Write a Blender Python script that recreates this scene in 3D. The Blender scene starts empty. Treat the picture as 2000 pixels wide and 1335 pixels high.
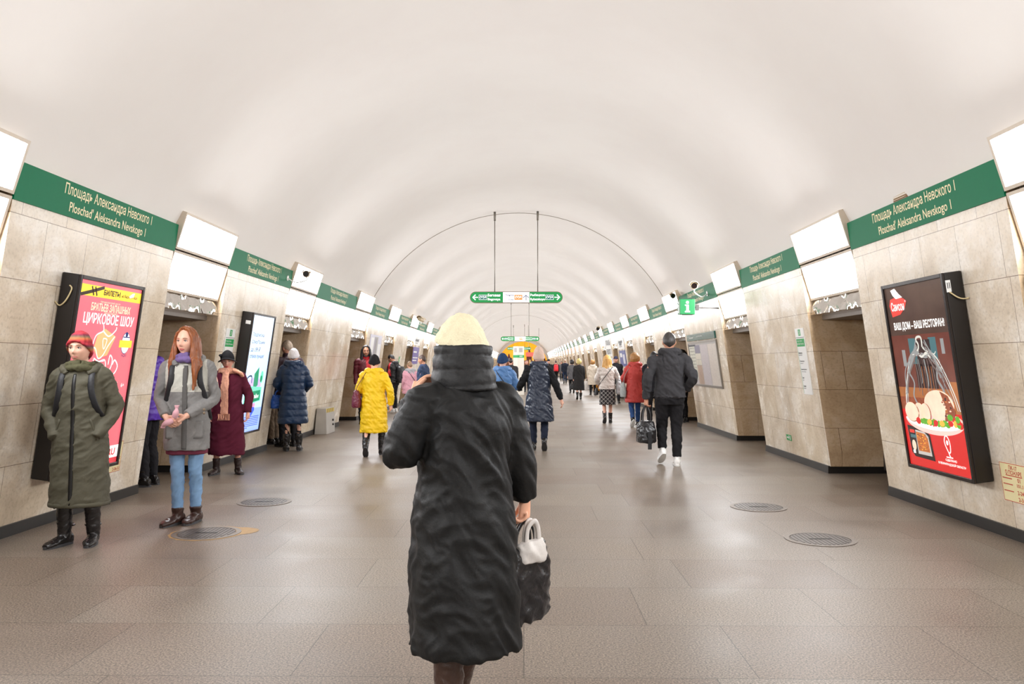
import bpy, bmesh, math, random
import numpy as np
from mathutils import Vector, Matrix
random.seed(7)
PI = math.pi
C = bpy.context.scene.collection
sc = bpy.context.scene
V3 = Vector

# ---------------------------------------------------------------- camera, world, exposure
cd = bpy.data.cameras.new('camera'); cam = bpy.data.objects.new('camera', cd); C.objects.link(cam)
cd.sensor_width = 36; cd.lens = 36*1620/2000; cd.clip_start = .05; cd.clip_end = 400
cam.location = (0, 0, 1.40)
cam.rotation_euler = (PI/2 + math.atan(43.5/1620), 0, math.atan(23/1620))
sc.camera = cam
w = bpy.data.worlds.new('world'); sc.world = w; w.use_nodes = True
w.node_tree.nodes['Background'].inputs[0].default_value = (.9, .85, .8, 1)
w.node_tree.nodes['Background'].inputs[1].default_value = .05
sc.view_settings.view_transform = 'Standard'; sc.view_settings.look = 'None'
sc.view_settings.gamma = 1; sc.view_settings.use_curve_mapping = False
sc.view_settings.exposure = 0.0
LAMP = 28            # radiance of the luminaire diffusers

# ---------------------------------------------------------------- helpers
def lin(c):
    return tuple(((x/255)/12.92 if x/255 <= .04045 else ((x/255+.055)/1.055)**2.4) for x in c)

MATS = {}
def mat(name, rgb, rough=.6, metal=0, noise=.12, nscale=30, bump=.0, bscale=200, emit=0, spec=.5, srgb=True):
    if name in MATS: return MATS[name]
    m = bpy.data.materials.new(name); m.use_nodes = True; MATS[name] = m
    nt = m.node_tree; n = nt.nodes; b = n['Principled BSDF']
    c = lin(rgb) if srgb else rgb
    tc = n.new('ShaderNodeTexCoord')
    if noise:
        nz = n.new('ShaderNodeTexNoise'); nz.inputs['Scale'].default_value = nscale; nz.inputs['Detail'].default_value = 4
        nt.links.new(tc.outputs['Object'], nz.inputs['Vector'])
        mx = n.new('ShaderNodeMix'); mx.data_type = 'RGBA'
        mx.inputs['A'].default_value = (*[x*(1-noise) for x in c], 1); mx.inputs['B'].default_value = (*[min(1, x*(1+noise)) for x in c], 1)
        nt.links.new(nz.outputs['Fac'], mx.inputs['Factor']); nt.links.new(mx.outputs['Result'], b.inputs['Base Color'])
        if emit: nt.links.new(mx.outputs['Result'], b.inputs['Emission Color'])
    else:
        b.inputs['Base Color'].default_value = (*c, 1)
    b.inputs['Roughness'].default_value = rough; b.inputs['Metallic'].default_value = metal
    b.inputs['Specular IOR Level'].default_value = spec
    if emit:
        if not noise: b.inputs['Emission Color'].default_value = (*c, 1)
        b.inputs['Emission Strength'].default_value = emit
    if bump:
        bz = n.new('ShaderNodeTexNoise'); bz.inputs['Scale'].default_value = bscale; bz.inputs['Detail'].default_value = 3
        nt.links.new(tc.outputs['Object'], bz.inputs['Vector'])
        bp = n.new('ShaderNodeBump'); bp.inputs['Strength'].default_value = bump; bp.inputs['Distance'].default_value = .01
        nt.links.new(bz.outputs['Fac'], bp.inputs['Height']); nt.links.new(bp.outputs['Normal'], b.inputs['Normal'])
    return m

def stripes(name, cols, scale, axis=2, rough=.85, bump=.4):
    """knit with horizontal colour stripes along an object axis"""
    if name in MATS: return MATS[name]
    m = bpy.data.materials.new(name); m.use_nodes = True; MATS[name] = m
    nt = m.node_tree; n = nt.nodes; b = n['Principled BSDF']
    tc = n.new('ShaderNodeTexCoord'); sp = n.new('ShaderNodeSeparateXYZ'); nt.links.new(tc.outputs['Object'], sp.inputs[0])
    mu = n.new('ShaderNodeMath'); mu.operation = 'MULTIPLY'; mu.inputs[1].default_value = scale; nt.links.new(sp.outputs[axis], mu.inputs[0])
    fr = n.new('ShaderNodeMath'); fr.operation = 'FRACT'; nt.links.new(mu.outputs[0], fr.inputs[0])
    cr = n.new('ShaderNodeValToRGB'); e = cr.color_ramp.elements
    while len(e) < len(cols): e.new(.5)
    for i, c in enumerate(cols): e[i].position = i/len(cols); e[i].color = (*lin(c), 1)
    nt.links.new(fr.outputs[0], cr.inputs[0]); nt.links.new(cr.outputs[0], b.inputs['Base Color'])
    b.inputs['Roughness'].default_value = rough
    nz = n.new('ShaderNodeTexNoise'); nz.inputs['Scale'].default_value = 250; nt.links.new(tc.outputs['Object'], nz.inputs['Vector'])
    bp = n.new('ShaderNodeBump'); bp.inputs['Strength'].default_value = bump; nt.links.new(nz.outputs['Fac'], bp.inputs['Height'])
    nt.links.new(bp.outputs['Normal'], b.inputs['Normal'])
    return m

class MB:
    """collects shapes, then links them as one mesh object"""
    def __init__(s): s.v = []; s.f = []; s.m = []; s.uv = []
    def add(s, vs, fs, mi=0):
        o = len(s.v); s.v += [tuple(p) for p in vs]
        for f in fs: s.f.append([i+o for i in f]); s.m.append(mi)
        return s
    def box(s, a, b, mi=0):
        (x0, y0, z0), (x1, y1, z1) = a, b
        return s.add([(x0,y0,z0),(x1,y0,z0),(x1,y1,z0),(x0,y1,z0),(x0,y0,z1),(x1,y0,z1),(x1,y1,z1),(x0,y1,z1)],
                     [(3,2,1,0),(4,5,6,7),(0,1,5,4),(1,2,6,5),(2,3,7,6),(3,0,4,7)], mi)
    def hexa(s, p, mi=0):  # 4 bottom + 4 top points
        return s.add(p, [(3,2,1,0),(4,5,6,7),(0,1,5,4),(1,2,6,5),(2,3,7,6),(3,0,4,7)], mi)
    def poly(s, pts, z=0, mi=0):
        return s.add([(x, y, z) for x, y in pts], [list(range(len(pts)))], mi)
    def rect(s, x0, y0, x1, y1, z=0, mi=0): return s.poly([(x0,y0),(x1,y0),(x1,y1),(x0,y1)], z, mi)
    def ell(s, cx, cy, rx, ry, z=0, mi=0, n=32, a0=0, a1=2*PI):
        full = abs(a1-a0-2*PI) < 1e-6
        return s.poly([(cx+rx*math.cos(a0+(a1-a0)*i/(n if full else n-1)), cy+ry*math.sin(a0+(a1-a0)*i/(n if full else n-1))) for i in range(n)], z, mi)
    def stroke(s, pts, wd, z=0, mi=0):
        P = [V3((x, y, 0)) for x, y in pts]; L = []; R = []
        for i, p in enumerate(P):
            t = (P[min(i+1, len(P)-1)]-P[max(i-1, 0)]).normalized(); nn = V3((-t.y, t.x, 0))*wd/2
            L.append(p+nn); R.append(p-nn)
        n = len(P); vs = [(p.x, p.y, z) for p in L+R]
        return s.add(vs, [(i+n, i+1+n, i+1, i) for i in range(n-1)], mi)
    def tube(s, pts, r, n=10, mi=0, cap=True):
        vs, fs = tube_geo(pts, r, n); return s.add(vs, fs, mi)
    def cyl(s, a, b, r, n=20, mi=0, r2=None): return s.tube([a, b], [r, r if r2 is None else r2], n, mi)
    def build(s, name, mats, parent=None, smooth=False, bevel=0):
        me = bpy.data.meshes.new(name); me.from_pydata(s.v, [], s.f)
        mats = mats if isinstance(mats, (list, tuple)) else [mats]
        for m in mats: me.materials.append(m)
        if len(mats) > 1: me.polygons.foreach_set('material_index', s.m)
        if smooth: me.polygons.foreach_set('use_smooth', [True]*len(me.polygons))
        me.validate(); me.update()
        o = bpy.data.objects.new(name, me); C.objects.link(o)
        if parent: o.parent = parent
        if bevel:
            md = o.modifiers.new('bevel', 'BEVEL'); md.width = bevel; md.segments = 2; md.limit_method = 'ANGLE'
        return o

def crom(P, k):
    """Catmull-Rom resample: rows of numbers, k steps per span"""
    P = [np.array(p, float) for p in P]; out = []
    for i in range(len(P)-1):
        a = P[max(i-1, 0)]; b = P[i]; c = P[i+1]; d = P[min(i+2, len(P)-1)]
        for j in range(k):
            t = j/k
            out.append(.5*((2*b)+(c-a)*t+(2*a-5*b+4*c-d)*t*t+(3*b-a-3*c+d)*t**3))
    out.append(P[-1]); return out

def tube_geo(pts, r, n=12, flat=None):
    """closed tube; r one number, list, or list of (ra, rb); flat = direction that rb follows"""
    P = [np.array(p, float) for p in pts]; m = len(P)
    R = [r]*m if not isinstance(r, (list, tuple, np.ndarray)) else list(r)
    vs = []; prev = None
    for i in range(m):
        t = P[min(i+1, m-1)]-P[max(i-1, 0)]; t = t/(np.linalg.norm(t)+1e-9)
        if prev is None:
            ref = np.array(flat, float) if flat is not None else (np.array([0, 0, 1.]) if abs(t[2]) < .9 else np.array([0, 1., 0]))
        else: ref = prev
        b = ref-t*(ref@t); b /= (np.linalg.norm(b)+1e-9); prev = b
        a = np.cross(b, t)
        ra, rb = (R[i], R[i]) if np.isscalar(R[i]) else R[i][:2]
        for j in range(n):
            th = 2*PI*j/n; vs.append(P[i]+a*ra*math.cos(th)+b*rb*math.sin(th))
    fs = []
    for i in range(m-1):
        for j in range(n):
            k = (j+1) % n; fs.append((i*n+j, i*n+k, (i+1)*n+k, (i+1)*n+j))
    fs.append(tuple(reversed(range(n)))); fs.append(tuple(range((m-1)*n, m*n)))
    return vs, fs

def props(o, label=None, cat=None, group=None, kind=None):
    if label: o['label'] = label
    if cat: o['category'] = cat
    if group: o['group'] = group
    if kind: o['kind'] = kind
    return o
def thing(name, label, cat, M=None, group=None):
    o = bpy.data.objects.new(name, None); C.objects.link(o); o.empty_display_size = .1
    if M is not None: o.matrix_world = M
    return props(o, label, cat, group)
def dup(root, M, label, group=None):
    r = root.copy(); C.objects.link(r); r.matrix_world = M; r['label'] = label
    if group: r['group'] = group
    for ch in list(root.children):
        c = ch.copy(); C.objects.link(c); c.parent = r
        for g in ch.children:
            d = g.copy(); C.objects.link(d); d.parent = c
    return r

_tx = {}
def text(s, m, parent, x, y, z, w=None, h=None, align='C', name='lettering', bold=.0):
    """flat lettering: h = height of its ink box, w = ink width; x,y = centre (C), left-middle (L) or right-middle (R)"""
    key = (s, bold)
    if key not in _tx:
        cu = bpy.data.curves.new('t', 'FONT'); cu.body = s; cu.offset = bold; cu.resolution_u = 3
        ob = bpy.data.objects.new('t', cu); C.objects.link(ob)
        dg = bpy.context.evaluated_depsgraph_get(); dg.update()
        me = bpy.data.meshes.new_from_object(ob.evaluated_get(dg))
        co = np.array([v.co[:] for v in me.vertices]); bpy.data.objects.remove(ob); bpy.data.curves.remove(cu)
        _tx[key] = (co, [list(p.vertices) for p in me.polygons]); bpy.data.meshes.remove(me)
    co, fs = _tx[key]; mn = co.min(0); mx = co.max(0); sz = mx-mn
    sy = h/sz[1] if h else w/sz[0]; sx = w/sz[0] if w else sy
    p = (co-mn)*[sx, sy, 0]; W = sz[0]*sx; H = sz[1]*sy
    p[:, 0] += x-(W/2 if align == 'C' else 0 if align == 'L' else W); p[:, 1] += y-H/2; p[:, 2] = z
    mb = MB(); mb.add(p.tolist(), fs); return mb.build(name, m, parent)

# ---------------------------------------------------------------- hall geometry
X0 = -.14; LEAN = .142; HW = 4.085; VR = 4.16; VZ = 1.04; YEND = 125.0; YBACK = -12.0
def hw(z): return HW-LEAN*z
def wall_frame(side, Y, z, off=0.0):
    s = -1 if side == 'L' else 1
    ex = V3((0, -s, 0)); ey = V3((-s*LEAN, 0, 1)).normalized(); ez = ex.cross(ey)
    o = V3((X0+s*(hw(z)-off), Y, z))
    return Matrix(((ex.x, ey.x, ez.x, o.x), (ex.y, ey.y, ez.y, o.y), (ex.z, ey.z, ez.z, o.z), (0, 0, 0, 1)))
PYL = [(-12.0, -9.1), (-7.5, -4.7), (-3.0, -.2), (1.55, 4.4), (6.16, 9.03), (10.72, 13.55), (15.3, 18.84), (20.7, 23.4), (25.2, 27.9)]
while PYL[-1][1] < 119: a = PYL[-1][0]+4.55; PYL.append((a, a+2.75))
FIRST = 4      # index of the pylon nearest in view

# ---------------------------------------------------------------- structural materials
def marble(name, tint=(1, 1, 1), bw=.62):
    m = bpy.data.materials.new(name); m.use_nodes = True; nt = m.node_tree; n = nt.nodes; b = n['Principled BSDF']; L = nt.links.new
    uv = n.new('ShaderNodeUVMap'); uv.uv_map = 'UVMap'
    br = n.new('ShaderNodeTexBrick'); br.offset = .43; br.squash = 1.25; br.squash_frequency = 3
    br.inputs['Scale'].default_value = 1; br.inputs['Brick Width'].default_value = bw; br.inputs['Row Height'].default_value = .492
    br.inputs['Mortar Size'].default_value = .0022; br.inputs['Mortar Smooth'].default_value = 0
    br.inputs['Bias'].default_value = 0
    T = lambda c: (*[a*t for a, t in zip(lin(c), tint)], 1)
    br.inputs['Color1'].default_value = T((240, 233, 222)); br.inputs['Color2'].default_value = T((232, 221, 203)); br.inputs['Mortar'].default_value = T((128, 112, 94))
    L(uv.outputs[0], br.inputs['Vector'])
    nz = n.new('ShaderNodeTexNoise'); nz.inputs['Scale'].default_value = 1.7; nz.inputs['Detail'].default_value = 9; nz.inputs['Roughness'].default_value = .68; nz.inputs['Distortion'].default_value = .35
    L(uv.outputs[0], nz.inputs['Vector'])
    cr = n.new('ShaderNodeValToRGB'); e = cr.color_ramp.elements
    e[0].position = .30; e[0].color = (*lin((190, 172, 146)), 1); e[1].position = .62; e[1].color = (1, 1, 1, 1)
    e2 = e.new(.47); e2.color = (*lin((226, 214, 196)), 1)
    L(nz.outputs['Fac'], cr.inputs[0])
    mx = n.new('ShaderNodeMix'); mx.data_type = 'RGBA'; mx.blend_type = 'MULTIPLY'; mx.inputs['Factor'].default_value = .7
    L(br.outputs['Color'], mx.inputs['A']); L(cr.outputs[0], mx.inputs['B'])
    n2 = n.new('ShaderNodeTexNoise'); n2.inputs['Scale'].default_value = 38; n2.inputs['Detail'].default_value = 6; L(uv.outputs[0], n2.inputs['Vector'])
    c2 = n.new('ShaderNodeValToRGB'); c2.color_ramp.elements[0].position = .3; c2.color_ramp.elements[0].color = (.72, .70, .68, 1); c2.color_ramp.elements[1].position = .5
    L(n2.outputs['Fac'], c2.inputs[0])
    m2 = n.new('ShaderNodeMix'); m2.data_type = 'RGBA'; m2.blend_type = 'MULTIPLY'; m2.inputs['Factor'].default_value = .6
    L(mx.outputs['Result'], m2.inputs['A']); L(c2.outputs[0], m2.inputs['B']); L(m2.outputs['Result'], b.inputs['Base Color'])
    b.inputs['Roughness'].default_value = .26
    rr = n.new('ShaderNodeMapRange'); rr.inputs[1].default_value = .3; rr.inputs[2].default_value = .7; rr.inputs[3].default_value = .16; rr.inputs[4].default_value = .32; b.inputs['Specular IOR Level'].default_value = .24
    L(nz.outputs['Fac'], rr.inputs[0]); L(rr.outputs[0], b.inputs['Roughness'])
    bp = n.new('ShaderNodeBump'); bp.inputs['Strength'].default_value = .25; bp.inputs['Distance'].default_value = .004; bp.invert = True
    L(br.outputs['Fac'], bp.inputs['Height']); L(bp.outputs['Normal'], b.inputs['Normal'])
    return m
M_marble = marble('pale_marble'); M_marble_rev = marble('brown_shaded_marble', (.80, .68, .55), 1.3)  # reveals: same marble, browner stone tone and niche shade put into one tint

def granite():
    m = bpy.data.materials.new('granite_paving'); m.use_nodes = True; nt = m.node_tree; n = nt.nodes; b = n['Principled BSDF']; L = nt.links.new
    tc = n.new('ShaderNodeTexCoord')
    br = n.new('ShaderNodeTexBrick'); br.offset = .37; br.squash = 1.3; br.squash_frequency = 4
    br.inputs['Scale'].default_value = 1; br.inputs['Brick Width'].default_value = 1.05; br.inputs['Row Height'].default_value = .75
    br.inputs['Mortar Size'].default_value = .0022; br.inputs['Bias'].default_value = -.1
    br.inputs['Color1'].default_value = (*lin((124, 115, 105)), 1); br.inputs['Color2'].default_value = (*lin((114, 101, 90)), 1); br.inputs['Mortar'].default_value = (*lin((66, 58, 50)), 1)
    L(tc.outputs['Object'], br.inputs['Vector'])
    n1 = n.new('ShaderNodeTexNoise'); n1.inputs['Scale'].default_value = 100; n1.inputs['Detail'].default_value = 5; n1.inputs['Roughness'].default_value = .75; L(tc.outputs['Object'], n1.inputs['Vector'])
    c1 = n.new('ShaderNodeValToRGB'); e = c1.color_ramp.elements; e[0].position = .40; e[0].color = (.34, .33, .32, 1); e[1].position = .62; e[1].color = (1.75, 1.7, 1.64, 1)
    L(n1.outputs['Fac'], c1.inputs[0])
    mx = n.new('ShaderNodeMix'); mx.data_type = 'RGBA'; mx.blend_type = 'MULTIPLY'; mx.inputs['Factor'].default_value = 1
    L(br.outputs['Color'], mx.inputs['A']); L(c1.outputs[0], mx.inputs['B'])
    n3 = n.new('ShaderNodeTexNoise'); n3.inputs['Scale'].default_value = .9; n3.inputs['Detail'].default_value = 5; L(tc.outputs['Object'], n3.inputs['Vector'])
    c3 = n.new('ShaderNodeValToRGB'); e = c3.color_ramp.elements; e[0].position = .35; e[0].color = (.84, .82, .8, 1); e[1].position = .65; e[1].color = (1.05, 1.04, 1.02, 1)
    L(n3.outputs['Fac'], c3.inputs[0])
    m2 = n.new('ShaderNodeMix'); m2.data_type = 'RGBA'; m2.blend_type = 'MULTIPLY'; m2.inputs['Factor'].default_value = 1
    L(mx.outputs['Result'], m2.inputs['A']); L(c3.outputs[0], m2.inputs['B']); L(m2.outputs['Result'], b.inputs['Base Color'])
    rr = n.new('ShaderNodeMapRange'); rr.inputs[1].default_value = .3; rr.inputs[2].default_value = .7; rr.inputs[3].default_value = .34; rr.inputs[4].default_value = .5; b.inputs['Specular IOR Level'].default_value = .4
    L(n3.outputs['Fac'], rr.inputs[0]); L(rr.outputs[0], b.inputs['Roughness'])
    bp = n.new('ShaderNodeBump'); bp.inputs['Strength'].default_value = .12; bp.inputs['Distance'].default_value = .003
    L(n1.outputs['Fac'], bp.inputs['Height']); L(bp.outputs['Normal'], b.inputs['Normal'])
    return m
M_floor = granite()

def plaster():
    m = bpy.data.materials.new('vault_plaster'); m.use_nodes = True; nt = m.node_tree; n = nt.nodes; b = n['Principled BSDF']; L = nt.links.new
    tc = n.new('ShaderNodeTexCoord')
    nz = n.new('ShaderNodeTexNoise'); nz.inputs['Scale'].default_value = .8; nz.inputs['Detail'].default_value = 7; nz.inputs['Roughness'].default_value = .6; L(tc.outputs['Object'], nz.inputs['Vector'])
    cr = n.new('ShaderNodeValToRGB'); e = cr.color_ramp.elements; e[0].position = .3; e[0].color = (*lin((239, 234, 229)), 1); e[1].position = .6; e[1].color = (*lin((242, 238, 233)), 1)
    L(nz.outputs['Fac'], cr.inputs[0]); L(cr.outputs[0], b.inputs['Base Color'])
    b.inputs['Roughness'].default_value = .55; b.inputs['Specular IOR Level'].default_value = .3
    return m
M_plaster = plaster()
M_black = mat('black_stone', (34, 32, 30), .35, nscale=20)
M_green = mat('station_green', (0, 112, 74), .5, noise=.05, spec=.2)
M_cream = mat('cream_paint', (240, 230, 188), .5, noise=0)
M_dark = mat('dark_steel', (52, 48, 44), .4, .3)
M_frame = mat('black_frame', (36, 32, 30), .35, .2, noise=.1, nscale=8)
M_beige = mat('beige_enamel', (214, 200, 182), .4, noise=.06)
M_white = mat('white_enamel', (235, 235, 232), .4, noise=0)
M_diff = mat('lamp_diffuser', (249, 251, 255), .5, noise=0, emit=LAMP)
def mirror():
    m = mat('mirror_steel', (205, 200, 194), .06, 1, noise=0, bump=.9, bscale=5); return m
M_mirror = mirror()

# ---------------------------------------------------------------- floor, vault, end walls
mb = MB(); mb.box((X0-5, YBACK, -.2), (X0+5, YEND+.5, 0)); fl = mb.build('floor', M_floor); props(fl, kind='structure')
def vault():
    NA = 72; a0 = math.asin((2.42-VZ)/VR)
    ys = []; y = YBACK
    while y < YEND: ys.append(y); y += .25 if y < 60 else .5
    ys.append(YEND)
    vs = []; fs = []
    for y in ys:
        u = (y/1.5) % 1; d = .014*math.exp(-((u-.5)/.10)**2)+.007*math.sin(2*PI*y/3.1)
        for i in range(NA+1):
            a = a0+(PI-2*a0)*i/NA; r = VR+d
            vs.append((X0-r*math.cos(a)*-1, y, VZ+r*math.sin(a)))
    k = NA+1
    for j in range(len(ys)-1):
        for i in range(NA): fs.append((j*k+i, j*k+i+1, (j+1)*k+i+1, (j+1)*k+i))
    mb = MB(); mb.add(vs, fs); o = mb.build('ceiling', M_plaster, smooth=True)
    return props(o, kind='structure')
vault()
def arc_strip(name, Y, wd, rin, m, z0=2.95):
    a0 = math.asin((z0-VZ)/rin); pts = [(X0+rin*math.cos(a0+(PI-2*a0)*i/60), Y, VZ+rin*math.sin(a0+(PI-2*a0)*i/60)) for i in range(61)]
    vs = []; fs = []
    for (x, y, z) in pts:
        d = V3((x-X0, 0, z-VZ)).normalized()
        for dy, dr in ((-wd/2, 0), (wd/2, 0), (wd/2, .06), (-wd/2, .06)): vs.append((x+d.x*dr, y+dy, z+d.z*dr))
    for i in range(60):
        for j in range(4): fs.append((i*4+j, i*4+(j+1) % 4, i*4+4+(j+1) % 4, i*4+4+j))
    mb = MB(); mb.add(vs, fs); return props(mb.build(name, m, smooth=True), kind='structure')
arc_strip('trim_1', 20.72, .05, VR-.012, mat('joint_seal', (150, 140, 126), .8, noise=.3, nscale=4))
arc_strip('trim_2', 64.0, .06, VR-.012, MATS['joint_seal'])
# side shells behind the pylons, and the wall behind the camera
for s, nm in ((-1, 'wall_left_outer'), (1, 'wall_right_outer')):
    mb = MB(); a = X0+s*4.85; mb.box((min(a, a+s*.2), YBACK, 0), (max(a, a+s*.2), YEND, 3.2))
    props(mb.build(nm, mat('dark_concrete', (96, 88, 80), .8)), kind='structure')  # one even dark grey-brown tone over both outer shells
mb = MB(); mb.box((X0-5, YBACK-.2, 0), (X0+5, YBACK, 5.5)); props(mb.build('wall_back', M_plaster), kind='structure')

# pylons: battered marble piers, one object each, black plinth below
def uvmesh(name, quads, mats):
    """quads: (4 points, 4 uvs, material)"""
    vs = []; fs = []; uv = []; mi = []
    for q, t, m in quads:
        o = len(vs); vs += q; fs.append((o, o+1, o+2, o+3)); uv += t; mi.append(m)
    me = bpy.data.meshes.new(name); me.from_pydata(vs, [], fs)
    l = me.uv_layers.new(name='UVMap')
    for i, t in enumerate(uv): l.data[i].uv = t
    for m in mats: me.materials.append(m)
    me.polygons.foreach_set('material_index', mi); me.update()
    o = bpy.data.objects.new(name, me); C.objects.link(o); return o
def pylon(side, a, b, k):
    s = -1 if side == 'L' else 1; zb, zt = .09, 2.93; back = 4.86
    P = lambda d, y, z: (X0+s*d, y, z)
    uo = k*1.37+(0 if s < 0 else 5.3)
    q = []
    def quad(p, t, m): q.append((p if s > 0 else p[::-1], t if s > 0 else t[::-1], m))
    quad([P(hw(zb), b, zb), P(hw(zb), a, zb), P(hw(zt), a, zt), P(hw(zt), b, zt)], [(b+uo, 0), (a+uo, 0), (a+uo, zt-zb), (b+uo, zt-zb)], 0)
    # narrow light edge strip, then the browner reveal
    for y, flip in ((a, 0), (b, 1)):
        e = .10
        r1 = [P(hw(zb), y, zb), P(hw(zb)+e, y, zb), P(hw(zt)+e, y, zt), P(hw(zt), y, zt)]
        r2 = [P(hw(zb)+e, y, zb), P(back, y, zb), P(back, y, zt), P(hw(zt)+e, y, zt)]
        t1 = [(uo+.2, 0), (uo+.2+e, 0), (uo+.2+e, zt-zb), (uo+.2, zt-zb)]
        t2 = [(uo+.1, 0), (uo+.9, 0), (uo+.9, zt-zb), (uo+.1, zt-zb)]
        if flip: r1, t1, r2, t2 = r1[::-1], t1[::-1], r2[::-1], t2[::-1]
        quad(r1, t1, 1); quad(r2, t2, 1)
    quad([P(hw(zt), b, zt), P(hw(zt), a, zt), P(back, a, zt), P(back, b, zt)], [(0, 0), (1, 0), (1, 1), (0, 1)], 1)
    o = uvmesh('wall_left' if s < 0 else 'wall_right', q, [M_marble, M_marble_rev]); props(o, kind='structure')
    mb = MB(); x = sorted((X0+s*(hw(0)-.035), X0+s*back)); mb.box((x[0], a+.03, 0), (x[1], b-.03, .095))
    o2 = mb.build('baseboard_left' if s < 0 else 'baseboard_right', M_black); props(o2, kind='structure')
ORD = ['first', 'second', 'third', 'fourth', 'fifth', 'sixth', 'seventh', 'eighth', 'ninth', 'tenth', 'eleventh', 'twelfth']
for k, (a, b) in enumerate(PYL):
    for side in 'LR': pylon(side, a, b, k)
# headers over the niches + dark sliding doors at the back of each niche
door = None
for k in range(len(PYL)-1):
    a, b = PYL[k][1], PYL[k+1][0]
    for side in 'LR':
        s = -1 if side == 'L' else 1
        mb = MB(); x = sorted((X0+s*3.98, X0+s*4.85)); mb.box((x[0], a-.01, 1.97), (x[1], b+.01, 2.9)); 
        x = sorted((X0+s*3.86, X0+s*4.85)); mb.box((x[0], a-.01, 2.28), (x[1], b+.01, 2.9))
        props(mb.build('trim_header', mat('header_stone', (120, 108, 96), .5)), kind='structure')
        if 3 <= k <= 12:
            mb = MB(); x = sorted((X0+s*4.74, X0+s*4.80))
            for i in range(2):
                y0 = a+(b-a)*i/2+.01; y1 = a+(b-a)*(i+1)/2-.01; mb.box((x[0], y0, .05), (x[1], y1, 1.96))
            props(mb.build('door_1', M_dark), kind='structure')

# ---------------------------------------------------------------- lamps over the niches
SIDE = {'L': 'left', 'R': 'right'}
def make_lamp(side, y0, y1, label, group):
    s = -1 if side == 'L' else 1
    root = thing('luminaire', label, 'lamp', Matrix.Translation((X0+s*3.6, y0, 2.2)), group)
    W = y1-y0
    P = lambda d, y, z: (s*(d-3.6), y, z-2.2)
    for (za, da, zb, db) in ((2.675, 3.69, 3.075, 3.565), (2.215, 3.835, 2.66, 3.70)):
        th = .115; r = .028
        nx, nz = -(zb-za), -(da-db); L = math.hypot(nx, nz); nx /= L; nz /= L   # out of the lamp face
        def rect(i, o):       # inset i, moved out o
            t = i/math.hypot(zb-za, da-db)
            A = (da+(db-da)*t, za+(zb-za)*t); B = (db-(db-da)*t, zb-(zb-za)*t)
            return [P(A[0]+nx*o, i+.0, A[1]+nz*o), P(A[0]+nx*o, W-i, A[1]+nz*o), P(B[0]+nx*o, W-i, B[1]+nz*o), P(B[0]+nx*o, i, B[1]+nz*o)]
        mb = MB(); o = rect(0, 0); i_ = rect(r, 0); d_ = rect(r, -.012); bk = rect(0, -th)
        vs = o+i_+d_+bk; fs = []
        for j in range(4):
            k = (j+1) % 4
            fs += [(j, k, 4+k, 4+j), (4+j, 4+k, 8+k, 8+j), (j, k, 12+k, 12+j)]
        fs.append((12, 13, 14, 15)); mb.add(vs, fs); h = mb.build('housing', M_beige, root)
        mb = MB(); mb.add(rect(r, -.010), [(0, 1, 2, 3)]); mb.build('diffuser', M_diff, h)
    # mirror-steel valance under the lower box
    mb = MB(); vs = []; n = 48
    for i in range(n+1):
        y = W*i/n
        q = .022*math.sin(11*y+1)+.014*math.sin(23*y)
        for z, d in ((2.24, 3.86-q*.5), (2.13, 3.845+q), (2.03, 3.835-q*.6)): vs.append(P(d, y, z))
    mb.add(vs, [(3*i+j, 3*i+3+j, 3*i+4+j, 3*i+1+j) for i in range(n) for j in range(2)]); mb.build('mirror_valance', M_mirror, root, smooth=True)
    mb = MB(); p = [P(3.835, 0, 2.03), P(3.835, W, 2.03), P(4.2, W, 1.985), P(4.2, 0, 1.985)]; mb.add(p, [(0, 1, 2, 3)]); mb.build('valance_soffit', M_mirror, root)
    return root
first = {}
for k in range(len(PYL)-1):
    a, b = PYL[k][1]+.015, PYL[k+1][0]-.015; W = b-a; i = k-FIRST
    for side in 'LR':
        s = -1 if side == 'L' else 1
        if i < -1: lab = f'twin-box wall lamp behind the viewer on the {SIDE[side]} side'
        elif i == -1: lab = f'twin glowing white lamp boxes cut by the {SIDE[side]} edge of the photo'
        elif i < 10: lab = f'twin glowing white lamp boxes over the {ORD[i]} {SIDE[side]} niche from the viewer'
        else: lab = f'small glowing twin lamp boxes among the farthest of the {SIDE[side]} row'
        grp = f'lamp boxes along the {SIDE[side]} wall'
        key = (side, round(W, 2))
        if key in first: dup(first[key], Matrix.Translation((X0+s*3.6, a, 2.2)), lab, grp)
        else: first[key] = make_lamp(side, a, b, lab, grp)

# ---------------------------------------------------------------- green station-name bands
T1 = 'Площадь Александра Невского 1'; T2 = "Ploschad' Aleksandra Nevskogo 1"
bands = {}
for k, (a, b) in enumerate(PYL):
    i = k-FIRST
    if i < -1: continue
    for side in 'LR':
        Wd = b-a; key = (side, round(Wd, 2))
        lab = (f'green station name band on the pier at the viewer, {SIDE[side]} side' if i < 0 else
               'green station name band with cream lettering above the circus poster' if (i, side) == (0, 'L') else
               'green station name band with cream lettering above the meat dish poster' if (i, side) == (0, 'R') else
               f'green station name band on the {ORD[i]} {SIDE[side]} pier counting from the viewer' if i < 10 else
               f'tiny green station name band at the far end of the {SIDE[side]} wall')
        M = wall_frame(side, (a+b)/2, 2.79)
        grp = f'station name bands along the {SIDE[side]} wall'
        if key in bands: dup(bands[key], M, lab, grp); continue
        r = thing('station_name_band', lab, 'sign', M, grp)
        mb = MB(); mb.box((-Wd/2-.004, -.147, -.004), (Wd/2+.004, .147, .014)); mb.build('panel', M_green, r)
        text(T1, M_cream, r, 0, .068, .0155, w=1.60, h=.118, bold=.012)
        text(T2, M_cream, r, 0, -.072, .0155, w=1.40, h=.112, bold=.012)
        bands[key] = r

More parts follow.
